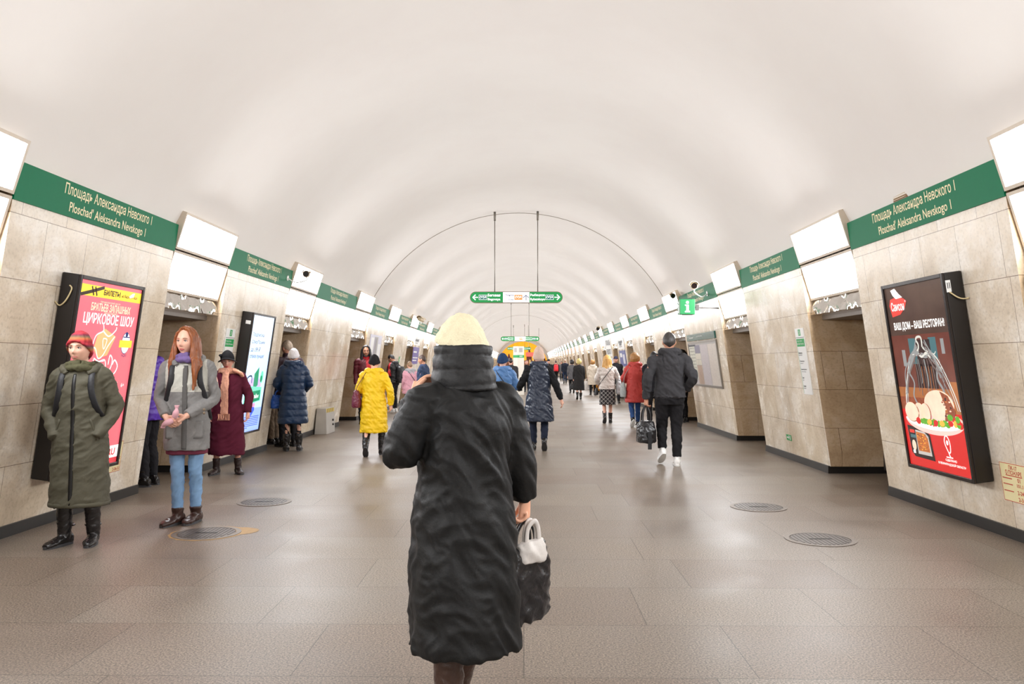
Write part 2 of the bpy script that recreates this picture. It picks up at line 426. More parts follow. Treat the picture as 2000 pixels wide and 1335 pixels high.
# ---------------------------------------------------------------- wall-mounted advertising boxes
def case(name, label, cat, side, Y0, Y1, z0, z1, depth, fr=.035):
    """black case on the battered wall: frame ring, returns; local origin = centre of its face"""
    zc = (z0+z1)/2; Wd = Y1-Y0; Hh = (z1-z0)*math.hypot(1, LEAN)
    M = wall_frame(side, (Y0+Y1)/2, zc) @ Matrix.Translation((0, 0, depth))
    r = thing(name, label, cat, M)
    mb = MB(); X, Y = Wd/2, Hh/2
    mb.box((-X, -Y, -depth+.006), (X, Y, -.02)); mb.build('case', M_frame, r, bevel=.008)
    mb = MB()
    for bx in (((-X, -Y, -.02), (-X+fr, Y, 0)), ((X-fr, -Y, -.02), (X, Y, 0)), ((-X+fr, -Y, -.02), (X-fr, -Y+fr, 0)), ((-X+fr, Y-fr, -.02), (X-fr, Y, 0))): mb.box(*bx)
    mb.build('frame', mat('frame_edge', (48, 42, 40), .25, .4, noise=0), r, bevel=.004)
    return r, Wd-2*fr, Hh-2*fr
def E_(name, rgb, e=.75, rough=.2): return mat('print_'+name, rgb, rough, noise=0, emit=e)

# circus poster (left)
r, W_, H_ = case('poster_lightbox', 'black lightbox with a red circus poster behind the olive coat', 'poster', 'L', 6.96, 8.15, .435, 2.185, .17)
def fx(u): return (u-.5)*W_
def fy(v):
    return (.5-np.interp(v, [0, .36, .38, .5, .88, .885, 1], [0, .21, .22, .30, .62, .90, 1]))*H_
cm = [E_('rose', (236, 112, 124), .6), E_('yellow', (240, 205, 60)), E_('ink', (60, 46, 30), .2), E_('white', (255, 250, 245)), E_('apricot', (250, 176, 120)), E_('navy', (40, 60, 120), .4), E_('crimson', (214, 60, 70), .6)]
mb = MB()
z = -.016
mb.rect(fx(0), fy(1), fx(1), fy(0), z, 0); z += .001
mb.rect(fx(0), fy(.135), fx(1), fy(.035), z, 1)
mb.rect(fx(0), fy(.965), fx(1), fy(.885), z, 3); mb.rect(fx(0), fy(1), fx(1), fy(.965), z, 6); z += .001
mb.stroke([(fx(.02), fy(.13)), (fx(.18), fy(.09)), (fx(.36), fy(.04))], .03, z, 2)
mb.stroke([(fx(.17), fy(.045)), (fx(.21), fy(.125))], .02, z, 2); mb.stroke([(fx(.22), fy(.045)), (fx(.26), fy(.125))], .02, z, 2)
mb.poly([(fx(.78), fy(.085)), (fx(.84), fy(.05)), (fx(.88), fy(.045)), (fx(.86), fy(.085)), (fx(.80), fy(.10))], z+.001, 3)
mb.ell(fx(.845), fy(.515), .085, .105, z, 5); mb.ell(fx(.845), fy(.515), .079, .098, z+.0008, 3); mb.ell(fx(.845), fy(.445), .025, .025, z+.0016, 5)
mb.stroke([(fx(.79), fy(.468)), (fx(.90), fy(.468))], .01, z+.0016, 5)
mb.rect(fx(.735), fy(.545), fx(.955), fy(.495), z+.0016, 1)
# ornamental line drawing
mb.poly([(fx(.36), fy(.47)), (fx(.47), fy(.41)), (fx(.66), fy(.47)), (fx(.56), fy(.60)), (fx(.42), fy(.62)), (fx(.33), fy(.56))], z, 4)
def curve(pts, wd): mb.stroke([(p[0], p[1]) for p in crom([(fx(u), fy(v)) for u, v in pts], 6)], wd, z+.001, 3)
curve([(.30, .55), (.34, .47), (.44, .43), (.43, .38)], .012); curve([(.44, .43), (.54, .47), (.64, .42), (.65, .39)], .012)
curve([(.64, .47), (.55, .54), (.49, .60), (.42, .62), (.36, .56), (.30, .55)], .012); curve([(.46, .49), (.52, .50), (.49, .56), (.46, .52), (.46, .49)], .010)
curve([(.36, .62), (.44, .64), (.53, .63), (.56, .68), (.50, .72), (.38, .71), (.35, .66), (.36, .62)], .012)
for dv in (.645, .665, .685): curve([(.38, dv), (.52, dv-.008)], .007)
curve([(.56, .72), (.64, .69), (.66, .63), (.61, .60), (.60, .66)], .014); curve([(.60, .74), (.72, .72), (.76, .67), (.70, .63), (.67, .66)], .014)
curve([(.62, .78), (.70, .76), (.74, .80), (.70, .86), (.62, .85)], .014); curve([(.72, .80), (.80, .78)], .01)
mb.poly([(fx(.66), fy(.78)), (fx(.73), fy(.76)), (fx(.75), fy(.86)), (fx(.68), fy(.88))], z, 4)
mb.build('print', cm, r)
zt = -.0125
text('БИЛЕТЫ', cm[2], r, fx(.36), fy(.083), zt, w=.30, h=.05, align='L', bold=.03); text('на Яндекс Афише', cm[2], r, fx(.66), fy(.092), zt, w=.30, h=.035, align='L')
text('ПРОДЮСЕРСКИЙ ЦЕНТР', E_('cream', (255, 226, 190)), r, fx(.49), fy(.172), zt, w=.36, h=.022)
text('БРАТЬЕВ ЗАПАШНЫХ', MATS['print_cream'], r, fx(.52), fy(.222), zt, w=.72, h=.072, bold=.015); text('ПРЕДСТАВЛЯЕТ', MATS['print_cream'], r, fx(.52), fy(.272), zt, w=.24, h=.02)
text('ЦИРКОВОЕ ШОУ', cm[3], r, fx(.52), fy(.335), zt, w=.92, h=.115, bold=.015); text('ДОРОЖНОЕ', cm[2], r, fx(.845), fy(.52), zt, w=.18, h=.04, bold=.02)
text('РАДИО', cm[5], r, fx(.845), fy(.60), zt, w=.10, h=.03); text('CIRCUS.RU', cm[6], r, fx(.70), fy(.925), zt, w=.55, h=.07, bold=.03); text('6+', cm[3], r, fx(.90), fy(.80), zt, w=.06, h=.04)
mb = MB(); X = W_/2+.035
mb.tube(crom([(-X-.04, H_/2-.22, -.168), (-X-.012, H_/2-.25, -.14), (-X-.018, H_/2-.2, -.09), (-X-.010, H_/2-.1, -.06), (-X-.004, H_/2-.07, -.085)], 6), .006, 8); mb.build('cable', mat('ivory_cable', (214, 196, 150), .5, noise=0), r, smooth=True)

# meat dish poster (right)
r, W_, H_ = case('poster_lightbox', 'black advertising lightbox with a food poster of sliced meat on a plate, red lower third', 'poster', 'R', 6.92, 8.10, .435, 2.18, .17)
def fy(v):
    return (.5-np.interp(v, [0, .30, .50, .615, .67, .755, 1], [0, .30, .56, .685, .735, .775, 1]))*H_
pm = [mat('print_room', (84, 66, 58), .12, noise=.45, nscale=2.2, emit=.4), E_('red', (206, 44, 42), .5), E_('logo', (226, 62, 52), .5), E_('paper', (255, 252, 248), .8), mat('print_panel', (112, 66, 56), .12, noise=.5, nscale=3, emit=.4), mat('print_glow', (170, 108, 66), .15, noise=.4, nscale=6, emit=.4),
      E_('glass', (146, 148, 148), .45), mat('print_meat', (240, 206, 182), .15, noise=.18, nscale=9, emit=.6), mat('print_crust', (146, 80, 56), .15, noise=.6, nscale=40, emit=.45), mat('print_leaf', (92, 164, 50), .15, noise=.4, nscale=40, emit=.55), E_('orange', (244, 172, 70), .7), E_('rim', (250, 190, 180), .7),
      E_('tray', (44, 36, 36), .3), mat('print_roast', (190, 110, 56), .15, noise=.6, nscale=45, emit=.5), E_('teal', (74, 110, 116), .5), E_('smoke', (205, 205, 198), .6), E_('darkroom', (62, 44, 42), .4), E_('film', (190, 186, 180), .5), E_('haze', (122, 106, 102), .4)]
mb = MB(); z = -.016
def R(u0, v0, u1, v1, dz, m): mb.rect(fx(u0), fy(v1), fx(u1), fy(v0), z+dz, m)
R(0, 0, 1, 1, 0, 0); R(0, .27, 1, .50, .0005, 4); R(.30, .29, .42, .40, .001, 14); R(.64, .29, .76, .38, .001, 14); R(.36, .40, .70, .50, .001, 16); R(.42, .30, .66, .42, .001, 16)
R(0, .50, 1, .615, .001, 5); R(0, .55, .45, .615, .0014, 8); R(.88, .47, 1, .56, .0015, 5); R(.16, .34, .22, .41, .0015, 6); R(.83, .30, .88, .36, .0015, 6)
R(0, .615, 1, 1, .001, 1)
for u in (.46, .51, .57, .62): R(u, .41, u+.008, .50, .0015, 5)
# dome of glass drawn as bright outlines
def curve(pts, wd, m, dz=.003): mb.stroke([(p[0], p[1]) for p in crom([(fx(u), fy(v)) for u, v in pts], 8)], wd, z+dz, m)
for off, wd in ((0, .022), (.03, .014)):
    curve([(.10+off, .62), (.13+off, .52), (.22+off, .43), (.30+off, .37), (.44, .345), (.47, .32), (.44, .30), (.47, .285), (.53, .29), (.53, .33)], wd, 15)
    curve([(.97-off, .60), (.92-off, .52), (.82-off, .43), (.72-off, .37), (.58, .345), (.53, .33)], wd*.7, 15)
curve([(.30, .38), (.42, .36), (.56, .37), (.66, .36), (.72, .40), (.70, .46), (.76, .50), (.78, .56)], .030, 6, .0026); curve([(.24, .44), (.30, .48), (.26, .54), (.30, .58)], .022, 6, .0026)
curve([(.44, .355), (.50, .37), (.58, .355), (.64, .375)], .022, 15, .0032)
random.seed(11)
for i in range(18):
    t = random.random(); sg = random.choice((-1, 1)); c_ = .50
    a = (c_+sg*(.05+.03*random.random()), .30+.05*random.random()); b_ = (c_+sg*(.12+.12*random.random()), .37+.04*random.random()); d_ = (c_+sg*(.25+.10*random.random()), .43+.05*random.random()); e_ = (c_+sg*(.33+.07*random.random()), .50+.09*random.random())
    curve([a, b_, d_, e_][:random.choice((3, 4, 4))], .006+.016*random.random(), random.choice((6, 6, 18)), .0030+.00004*i)
for i in range(12):
    u = .30+.4*random.random(); curve([(u, .35+.02*random.random()), (u+.04, .36), (u+.07, .345+.03*random.random())], .006+.010*random.random(), random.choice((15, 6, 18)), .0031+.00004*i)
for i in range(10):
    u = .30+.5*random.random(); curve([(u, .38), (u+.02, .42+.05*random.random()), (u+.01, .48+.06*random.random())], .005+.008*random.random(), random.choice((6, 18)), .0031)
# plate and food
mb.ell(fx(.53), fy(.665), W_*.475, H_*.078, z+.004, 11, 40, PI, 2*PI); mb.ell(fx(.53), fy(.662), W_*.47, H_*.055, z+.0045, 3, 40, PI, 2*PI); mb.ell(fx(.53), fy(.655), W_*.46, H_*.045, z+.0042, 11)
mb.ell(fx(.66), fy(.575), W_*.235, H_*.075, z+.0052, 7); mb.poly([(fx(.70), fy(.51)), (fx(.82), fy(.53)), (fx(.90), fy(.60)), (fx(.88), fy(.645)), (fx(.72), fy(.665)), (fx(.76), fy(.58))], z+.0056, 8)
mb.ell(fx(.62), fy(.60), W_*.13, H_*.055, z+.0058, 7)
for i in range(26):
    u = .72+.16*random.random(); v = .54+.10*random.random(); mb.ell(fx(u-.03+.0*v), fy(v), .018, .008, z+.0057, random.choice([13, 7, 8, 16]), 6)
for u, rx in ((.40, .085), (.30, .10), (.16, .125)): mb.ell(fx(u+.03), fy(.628), W_*rx, H_*.055, z+.0062+.0004*(u < .3), 8); mb.ell(fx(u+.022), fy(.626), W_*rx*.93, H_*.053, z+.0066+.0004*(u < .3), 7)
random.seed(3)
for i in range(34):
    u = .26+.70*random.random(); v = .675+.02*random.random()-(.05 if u > .8 else 0)*random.random()
    mb.ell(fx(u), fy(v), .03+.02*random.random(), .022+.012*random.random(), z+.0072+i*.00005, random.choice([9, 9, 9, 10, 1]), 7)
# tray pack
mb.poly([(fx(.05), fy(.755)), (fx(.36), fy(.77)), (fx(.43), fy(.80)), (fx(.46), fy(.95)), (fx(.12), fy(.945)), (fx(.07), fy(.92))], z+.003, 12)
mb.poly([(fx(.09), fy(.775)), (fx(.34), fy(.785)), (fx(.40), fy(.81)), (fx(.42), fy(.925)), (fx(.14), fy(.925)), (fx(.10), fy(.90))], z+.0035, 17)
mb.poly([(fx(.19), fy(.79)), (fx(.33), fy(.795)), (fx(.385), fy(.82)), (fx(.395), fy(.905)), (fx(.20), fy(.905))], z+.004, 13)
R(.075, .765, .185, .925, .0045, 12); R(.085, .78, .17, .80, .005, 2); R(.09, .81, .19, .83, .005, 14); mb.ell(fx(.13), fy(.875), .04, .05, z+.005, 7, 16); R(.10, .905, .14, .925, .0052, 3)
for i in range(40):
    u = .21+.17*random.random(); v = .80+.10*random.random(); mb.ell(fx(u), fy(v), .012, .006, z+.0046, random.choice([8, 10, 5]), 6)
# logo
mb.poly([(fx(a), fy(b)) for a, b in ((.06, .10), (.09, .065), (.22, .055), (.34, .07), (.38, .085), (.34, .12), (.24, .155), (.09, .165))], z+.003, 2)
mb.poly([(fx(a), fy(b)) for a, b in ((.12, .015), (.20, .008), (.26, .04), (.32, .062), (.20, .066), (.15, .045))], z+.0034, 3)
# location pin
curve([(.70, .885), (.66, .84), (.655, .81), (.685, .785), (.72, .80), (.735, .835), (.725, .875), (.70, .885), (.715, .905)], .012, 3, .003); mb.ell(fx(.695), fy(.825), .018, .022, z+.003, 3); mb.stroke([(fx(.65), fy(.908)), (fx(.75), fy(.908))], .01, z+.003, 3)
mb.build('print', pm, r)
zt = -.010
text('Самсон', pm[3], r, fx(.215), fy(.108), zt, w=.26, h=.085, bold=.01); text('®', pm[3], r, fx(.365), fy(.085), zt, h=.02)
text('ВАШ ДОМ – ВАШ РЕСТОРАН!', pm[3], r, fx(.52), fy(.222), zt, w=.94, h=.085, bold=.02)
text('СДЕЛАНО', pm[3], r, fx(.72), fy(.925), zt, w=.19, h=.024, bold=.02); text('В ЛЕНИНГРАДСКОЙ ОБЛАСТИ', pm[3], r, fx(.72), fy(.948), zt, w=.46, h=.03, bold=.02)
X = W_/2+.035
Mr = Matrix.Rotation(PI/2, 4, 'Y')
mb = MB(); mb.box((X, H_/2-.13, -.06), (X+.004, H_/2-.03, -.02)); st = mb.build('sticker', M_white, r)
mb = MB()
for zz in (-.052, -.036): mb.box((X+.004, H_/2-.10, zz), (X+.005, H_/2-.05, zz+.006))
mb.build('sticker_number', M_black, st)
mb = MB(); mb.tube(crom([(X+.006, H_/2-.13, -.04), (X+.02, H_/2-.18, -.09), (X+.03, H_/2-.2, -.13), (X+.06, H_/2-.2, -.162)], 6), .006, 8); mb.build('cable', MATS['ivory_cable'], r, smooth=True)

# LED panel (left, second pier)
def fy(v): return (.5-v)*H_
r, W_, H_ = case('digital_display', 'black digital advertising display glowing pale blue beside the woman in the burgundy coat', 'display', 'L', 11.49, 12.52, .42, 2.145, .17, .03)
lm = [E_('sky', (190, 214, 250), 1.0), E_('skylow', (150, 178, 246), 1.0), E_('emerald', (14, 150, 104), .6), E_('mint', (110, 214, 180), .9), E_('lilac', (190, 170, 240), .9), E_('slate', (20, 66, 104), .25), E_('pink', (240, 150, 190), .9), E_('deep', (60, 90, 220), .9), E_('skytop', (214, 232, 252), 1.0), E_('lime', (196, 222, 170), .9)]
mb = MB(); z = -.018
mb.rect(fx(0), fy(1), fx(1), fy(0), z, 0); mb.rect(fx(0), fy(.30), fx(1), fy(0), z+.0005, 8); mb.rect(fx(0), fy(1), fx(1), fy(.80), z+.0005, 1)
mb.poly([(fx(a), fy(b)) for a, b in ((.44, .50), (.62, .44), (.66, .60), (.46, .645))], z+.001, 2); mb.ell(fx(.80), fy(.53), .07, .09, z+.001, 3); mb.ell(fx(.78), fy(.545), .045, .05, z+.0014, 2)
mb.poly([(fx(a), fy(b)) for a, b in ((.10, .60), (.86, .62), (.88, .74), (.12, .77))], z+.0013, 3); mb.poly([(fx(a), fy(b)) for a, b in ((.25, .655), (.82, .645), (.84, .735), (.27, .755))], z+.002, 2)
mb.ell(fx(.20), fy(.80), .07, .07, z+.002, 6); mb.ell(fx(.28), fy(.77), .10, .05, z+.0016, 9); mb.poly([(fx(a), fy(b)) for a, b in ((.48, .78), (.62, .75), (.66, .82), (.52, .88))], z+.002, 7); mb.ell(fx(.60), fy(.775), .06, .03, z+.0024, 6)
mb.stroke([(p[0], p[1]) for p in crom([(fx(.06), fy(.60)), (fx(.16), fy(.53)), (fx(.32), fy(.52)), (fx(.36), fy(.58))], 6)], .025, z+.002, 5); mb.ell(fx(.07), fy(.615), .05, .045, z+.002, 5); mb.ell(fx(.5), fy(.60), .3, .12, z+.0008, 4)
for i in range(7):
    v = .872+.0155*i; mb.rect(fx(.06), fy(v+.006), fx(.92 if i < 6 else .45), fy(v), z+.002, 7)
mb.rect(fx(.04), fy(.075), fx(.10), fy(.055), z+.002, 0); mb.build('screen', lm, r)
for i, t in enumerate(('Подписка', 'СберПрайм', 'за 199 ₽', 'стала лучше!')):
    text(t, lm[5], r, fx(.10), fy(.165+.062*i), -.0145, w=(.50, .58, .42, .62)[i], h=.065, align='L', bold=.0)
text('Прайм', E_('snow', (250, 255, 252), .9), r, fx(.58), fy(.70), -.0145, w=.36, h=.08, bold=.02)
mb = MB(); mb.ell(fx(.30), fy(.705), .05, .05, -.0150, 0); mb.ell(fx(.30), fy(.705), .033, .033, -.0145, 1); mb.build('badge', [MATS['print_snow'], lm[2]], r)
mb = MB(); mb.box((-W_/2-.034, H_/2-.14, -.10), (-W_/2-.031, H_/2-.09, -.03)); mb.build('sticker', M_white, r)

# ---------------------------------------------------------------- plates and notices on the walls
def plate(name, label, cat, side, Y, z, wd, ht, m, th=.012):
    r = thing(name, label, cat, wall_frame(side, Y, z)); mb = MB(); mb.box((-wd/2, -ht/2, .0005), (wd/2, ht/2, th)); mb.build('panel', m, r); return r
M_sign = mat('sign_green', (20, 160, 80), .35, noise=0); M_ink = mat('dark_ink', (60, 60, 62), .5, noise=0); M_red = mat('notice_red', (196, 60, 50), .5, noise=0)
M_paper = mat('paper_yellow', (238, 226, 176), .5, noise=.03); M_grey = mat('grey_print', (176, 172, 168), .5, noise=.15, nscale=60)
for side, Y, lab in (('R', 11.12, 'narrow white route plate with green heading right of the man in charcoal'), ('L', 11.14, 'narrow white route plate with green heading left of the glowing digital display')):
    r = plate('route_plate', lab, 'sign', side, Y, 1.44, .33, .89, M_white); z = .0125
    mb = MB(); mb.rect(-.04, .345, .05, .43, z, 0); mb.rect(-.155, .20, .155, .305, z, 0); mb.rect(-.155, -.43, -.147, .20, z, 0); mb.rect(-.165, .318, .165, .325, z, 1); mb.build('print', [M_sign, M_ink], r)
    for i, (a, b_) in enumerate((('Маяковская', 'Mayakovskaya'), ('Гостиный двор', 'Gostiny dvor'), ('Василеостровская', 'Vasileostrovskaya'), ('Зенит', 'Zenit'), ('Беговая', 'Begovaya'))):
        y = .115-.112*i; text(a, M_ink, r, -.13, y, z+.0005, w=.018*len(a)*.75, h=.024, align='L', bold=.02); text(b_, M_ink, r, -.13, y-.03, z+.0005, w=.014*len(b_)*.75, h=.02, align='L')
    text('3', M_white, r, .005, .388, z+.001, h=.055, bold=.02); text('Поезда до станции', M_white, r, -.14, .275, z+.001, w=.2, h=.022, align='L'); text('Беговая  Begovaya', M_white, r, -.14, .235, z+.001, w=.26, h=.025, align='L', bold=.02)
for side, Y, lab in (('R', 6.63, 'pale yellow fire notice with red print at the right edge of the photo'), ('L', 8.36, 'pale yellow fire notice mostly hidden below the circus poster')):
    r = plate('fire_notice', lab, 'sign', side, Y, .46, .36, .31, M_paper, .004); z = .0045
    mb = MB()
    for q in ((-.18, -.155, .18, -.15), (-.18, .15, .18, .155), (-.18, -.155, -.175, .155), (.175, -.155, .18, .155)): mb.rect(*q, z)
    for y in (.028, -.02, -.075): mb.rect(-.16, y, -.03, y+.008, z)
    mb.rect(-.11, .053, .11, .06, z); mb.build('print', M_red, r)
    z += .0003
    text('ПК-17', M_red, r, 0, .122, z, w=.11, h=.035, bold=.02); text('О ПОЖАРЕ', M_red, r, 0, .082, z, w=.22, h=.036, bold=.02); text('01', M_red, r, .06, .028, z, h=.034, bold=.02)
    text('101,112', M_red, r, .09, -.018, z, w=.13, h=.034, bold=.02); text('2-24-10', M_red, r, .09, -.072, z, w=.14, h=.034, bold=.02); text('2-36-51', M_red, r, .09, -.125, z, w=.14, h=.034, bold=.02)
for side, Y, z, lab in (('R', 12.28, .325, 'small green exit arrow plate low on the pier with the white route plate'), ('L', 11.95, .33, 'small green exit arrow plate under the glowing digital display'), ('L', 26.6, 1.55, 'small green exit plate on the left pier behind the youth with the backpack')):
    r = plate('exit_plate', lab, 'sign', side, Y, z, .22, .085 if z < 1 else .2, M_sign, .004)
    mb = MB(); mb.rect(-.09, -.008, -.02, .008, .0046); mb.poly([(-.02, -.03), (.02, 0), (-.02, .03)], .0046); mb.rect(.04, -.032, .075, .03, .0046); mb.ell(.0, .028, .008, .008, .0048, 0, 10); mb.build('pictogram', M_white, r)
# timetable board, right third pier
r = thing('information_board', 'framed map and timetable board with dark green heading right of the hoodie man', 'board', wall_frame('R', 17.2, 1.39))
mb = MB(); mb.box((-1.33, -.44, .001), (1.33, .47, .02)); mb.build('panel', M_grey, r)
mb = MB()
for q in (((-1.35, -.46, .001), (-1.31, .5, .03)), ((1.31, -.46, .001), (1.35, .5, .03)), ((-1.31, -.46, .001), (1.31, -.42, .03)), ((-1.31, .46, .001), (1.31, .5, .03))): mb.box(*q)
mb.build('frame', mat('steel_frame', (140, 134, 126), .35, .6, noise=0), r)
mb = MB(); mb.box((-1.33, .52, .001), (1.33, .66, .035)); hd = mb.build('heading', mat('heading_green', (44, 92, 84), .25, noise=.2, nscale=3), r)
text('Информация', M_white, hd, -.85, .59, .036, w=.45, h=.05, bold=.02); text('Схема линий метрополитена', M_white, hd, -.05, .60, .036, w=.6, h=.04)
cols = [mat('print_a', (206, 206, 190), .4, noise=.3, nscale=25), mat('print_b', (120, 116, 136), .4, noise=.2, nscale=20), mat('print_c', (214, 208, 190), .4, noise=.2, nscale=40), mat('print_d', (186, 160, 140), .4, noise=.3, nscale=20), mat('print_e', (190, 182, 184), .4, noise=.25, nscale=30), mat('print_f', (204, 194, 184), .4, noise=.25, nscale=30), M_ink]
mb = MB(); z = .021
mb.rect(-1.28, -.30, -.72, .40, z, 0); mb.rect(-1.28, -.40, -.72, -.33, z, 4); mb.rect(-1.28, .40, -.6, .44, z, 6); mb.rect(-.70, .25, -.2, .42, z, 1); mb.rect(-.70, .12, -.2, .24, z, 2); mb.rect(-.70, .0, -.2, .11, z, 2)
mb.rect(-.70, -.41, -.2, -.01, z, 3); mb.rect(-.17, -.41, .5, .42, z, 4); mb.rect(.54, -.41, 1.26, .42, z, 5); mb.build('print', cols, r)
for i in range(9): text('остановка улица проспект', M_ink, r, -1.0, .36-.07*i, .0215, w=.5, h=.028)
# posters on farther piers
def poster(label, side, Y, z, wd, ht, base, marks, words=()):
    r = plate('wall_poster', label, 'poster', side, Y, z, wd, ht, base, .01); mb = MB(); ms = [m[4] for m in marks]
    for i, m in enumerate(marks): mb.rect(*m[:4], .0105+.0003*i, i)
    if marks: mb.build('print', ms, r)
    for t, m, x, y, w_, h_ in words: text(t, m, r, x, y, .0125, w=w_, h=h_, bold=.02)
M_vio = mat('violet_print', (84, 60, 150), .4, noise=.1); M_lil = mat('pale_lilac', (206, 204, 220), .4, noise=.12, nscale=9)
poster('pale line map poster on the pier behind the long-haired man in red', 'L', 22.0, 1.85, 1.7, .66, M_lil, [(-.7, -.28, -.3, .25, M_white), (-.25, -.28, .3, .28, M_grey), (.35, -.25, .75, .1, M_white), (-.1, -.2, -.06, .25, M_vio), (.05, -.2, .09, .25, M_ink)])
poster('white and violet poster on the left pier near the hood of the nearest walker', 'L', 30.4, 1.72, 1.6, .62, M_vio, [(-.7, -.1, .6, -.06, M_white), (-.7, -.2, .4, -.16, M_white), (-.7, .1, .2, .16, M_white)], ())
poster('white notice with dark heading above the violet poster', 'L', 30.4, 2.22, 1.5, .26, M_white, [(-.6, -.07, .1, -.03, M_grey)], (('ВНИМАНИЕ', M_ink, -.15, .05, 1.0, .1),))
poster('white notice with dark lettering on the right pier above the red coat', 'R', 31.1, 2.16, 1.9, .40, M_white, [(-.6, -.12, .3, -.07, M_grey)], (('Внимание', M_ink, -.1, .09, 1.2, .12), ('входите', M_ink, -.1, -.02, .8, .1)))
poster('dark blue poster behind the man in the cap', 'R', 31.1, 1.62, 1.9, .60, mat('blue_print', (50, 62, 140), .4, noise=.2), [(-.7, .05, -.1, .2, M_white), (.1, -.2, .7, .15, M_lil)])
poster('white board with bold black lettering on the right pier above the silver jacket', 'R', 35.7, 2.12, 2.1, .78, M_white, [], (('ПЛОЩАДЬ', M_ink, 0, .19, 1.8, .26), ('НЕВСКОГО', M_ink, 0, -.18, 1.7, .22)))
poster('blue glowing poster below the board with bold black lettering', 'R', 35.7, 1.35, 1.6, .6, mat('print_bluelit', (170, 190, 240), .3, noise=.2, nscale=4, emit=.5), [(-.6, -.2, .2, .1, M_lil)])

# ---------------------------------------------------------------- hanging direction signs
M_sg = mat('lit_green', (8, 142, 70), .35, noise=0, emit=.28); M_sw = mat('lit_white', (250, 250, 252), .35, noise=0, emit=.5); M_or = mat('lit_orange', (232, 150, 80), .35, noise=0, emit=.4); M_nv = mat('sign_navy', (52, 66, 120), .4, noise=0); M_teal = mat('lit_teal', (20, 110, 100), .35, noise=0, emit=.2)
M_rod = mat('brushed_rod', (128, 122, 114), .35, .7, noise=0)
def hanging(Y, zc, xc, label, wd=2.28, ht=.28, rods=.53):
    r = thing('direction_sign', label, 'sign', Matrix.Translation((xc, Y, zc)) @ Matrix.Rotation(PI/2, 4, 'X'), 'hanging direction signs')
    R_ = ht/2; L = wd/2-R_
    def caps(r0, z0, z1, mi, mb):
        p = [(L+r0*math.cos(-PI/2+PI*i/16), r0*math.sin(-PI/2+PI*i/16)) for i in range(17)]+[(-L+r0*math.cos(PI/2+PI*i/16), r0*math.sin(PI/2+PI*i/16)) for i in range(17)]
        n = len(p); mb.add([(x, y, z0) for x, y in p]+[(x, y, z1) for x, y in p], [tuple(reversed(range(n))), tuple(range(n, 2*n))]+[(i, (i+1) % n, n+(i+1) % n, n+i) for i in range(n)], mi)
    mb = MB(); caps(R_, -.10, 0, 0, mb); mb.build('housing', mat('bronze_edge', (134, 116, 96), .35, .5, noise=0), r)
    r1 = R_-.013; mb = MB()
    for sg in (1, -1):
        p = [(sg*(L+r1*math.cos(-PI/2+PI*i/16)), r1*math.sin(-PI/2+PI*i/16)) for i in range(17)]+[(sg*.325, r1), (sg*.325, -r1)]
        mb.poly(p if sg > 0 else p[::-1], .002, 0)
    mb.rect(-.325, -r1, .325, r1, .002, 1); mb.rect(-.045, -.065, .15, .06, .003, 2)
    for sg in (1, -1):
        q = sorted((sg*.72, sg*.92)); mb.rect(q[0], -.062, q[1], .062, .003, 1); mb.rect(q[0]+.008, -.054, q[1]-.008, .054, .0035, 3)
        mb.rect(*((.94, -.012, 1.06, .012) if sg > 0 else (-1.06, -.012, -.94, .012)), .003, 1)
        mb.stroke([(sg*1.0, .065), (sg*1.068, 0), (sg*1.0, -.065)], .028, .0032, 1)
    mb.stroke([(.17, -.01), (.24, .05), (.31, -.01)], .016, .003, 4); mb.rect(.233, -.075, .247, .045, .003, 4); mb.build('face', [M_sg, M_sw, M_or, M_teal, M_nv], r)
    for x, t in ((-.82, '(V)3'), (.82, '(V)3'), (.052, '(V)4')): text(t, M_sw, r, x, 0, .0042, w=.155, h=.075, bold=.03)
    text('Беговая', M_sw, r, -.70, .052, .004, w=.31, h=.068, align='L', bold=.03); text('Begovaya', M_sw, r, -.70, -.055, .004, w=.31, h=.075, align='L', bold=.03)
    text('Рыбацкое', M_sw, r, .345, .052, .004, w=.36, h=.072, align='L', bold=.03); text('Rybatskoye', M_sw, r, .345, -.055, .004, w=.36, h=.075, align='L', bold=.03)
    text('Линия', M_nv, r, -.06, .055, .004, w=.22, h=.05, align='R'); text('Line', M_nv, r, -.06, -.055, .004, w=.12, h=.045, align='R')
    for sg in (-1, 1):
        x = sg*rods; top = VZ+math.sqrt((VR-.02)**2-(xc+x-X0)**2)-zc
        mb = MB(); mb.cyl((x, ht/2-.01, -.05), (x, top-.15, -.05), .011, 10); rd = mb.build('rod', M_rod, r, smooth=True)
        mb = MB(); mb.cyl((x, top-.2, -.05), (x, top+.02, -.05), .028, 12); mb.build('ceiling_socket', M_rod, rd, smooth=True)
    return r
hanging(20.35, 3.045, -.185, 'large green and white hanging direction sign on two rods, nearest the viewer')
hanging(49.0, 2.905, -.22, 'smaller green and white hanging direction sign just above the orange arch')
hanging(79.0, 2.90, -.45, 'tiny hanging direction sign partly hidden behind the white column')

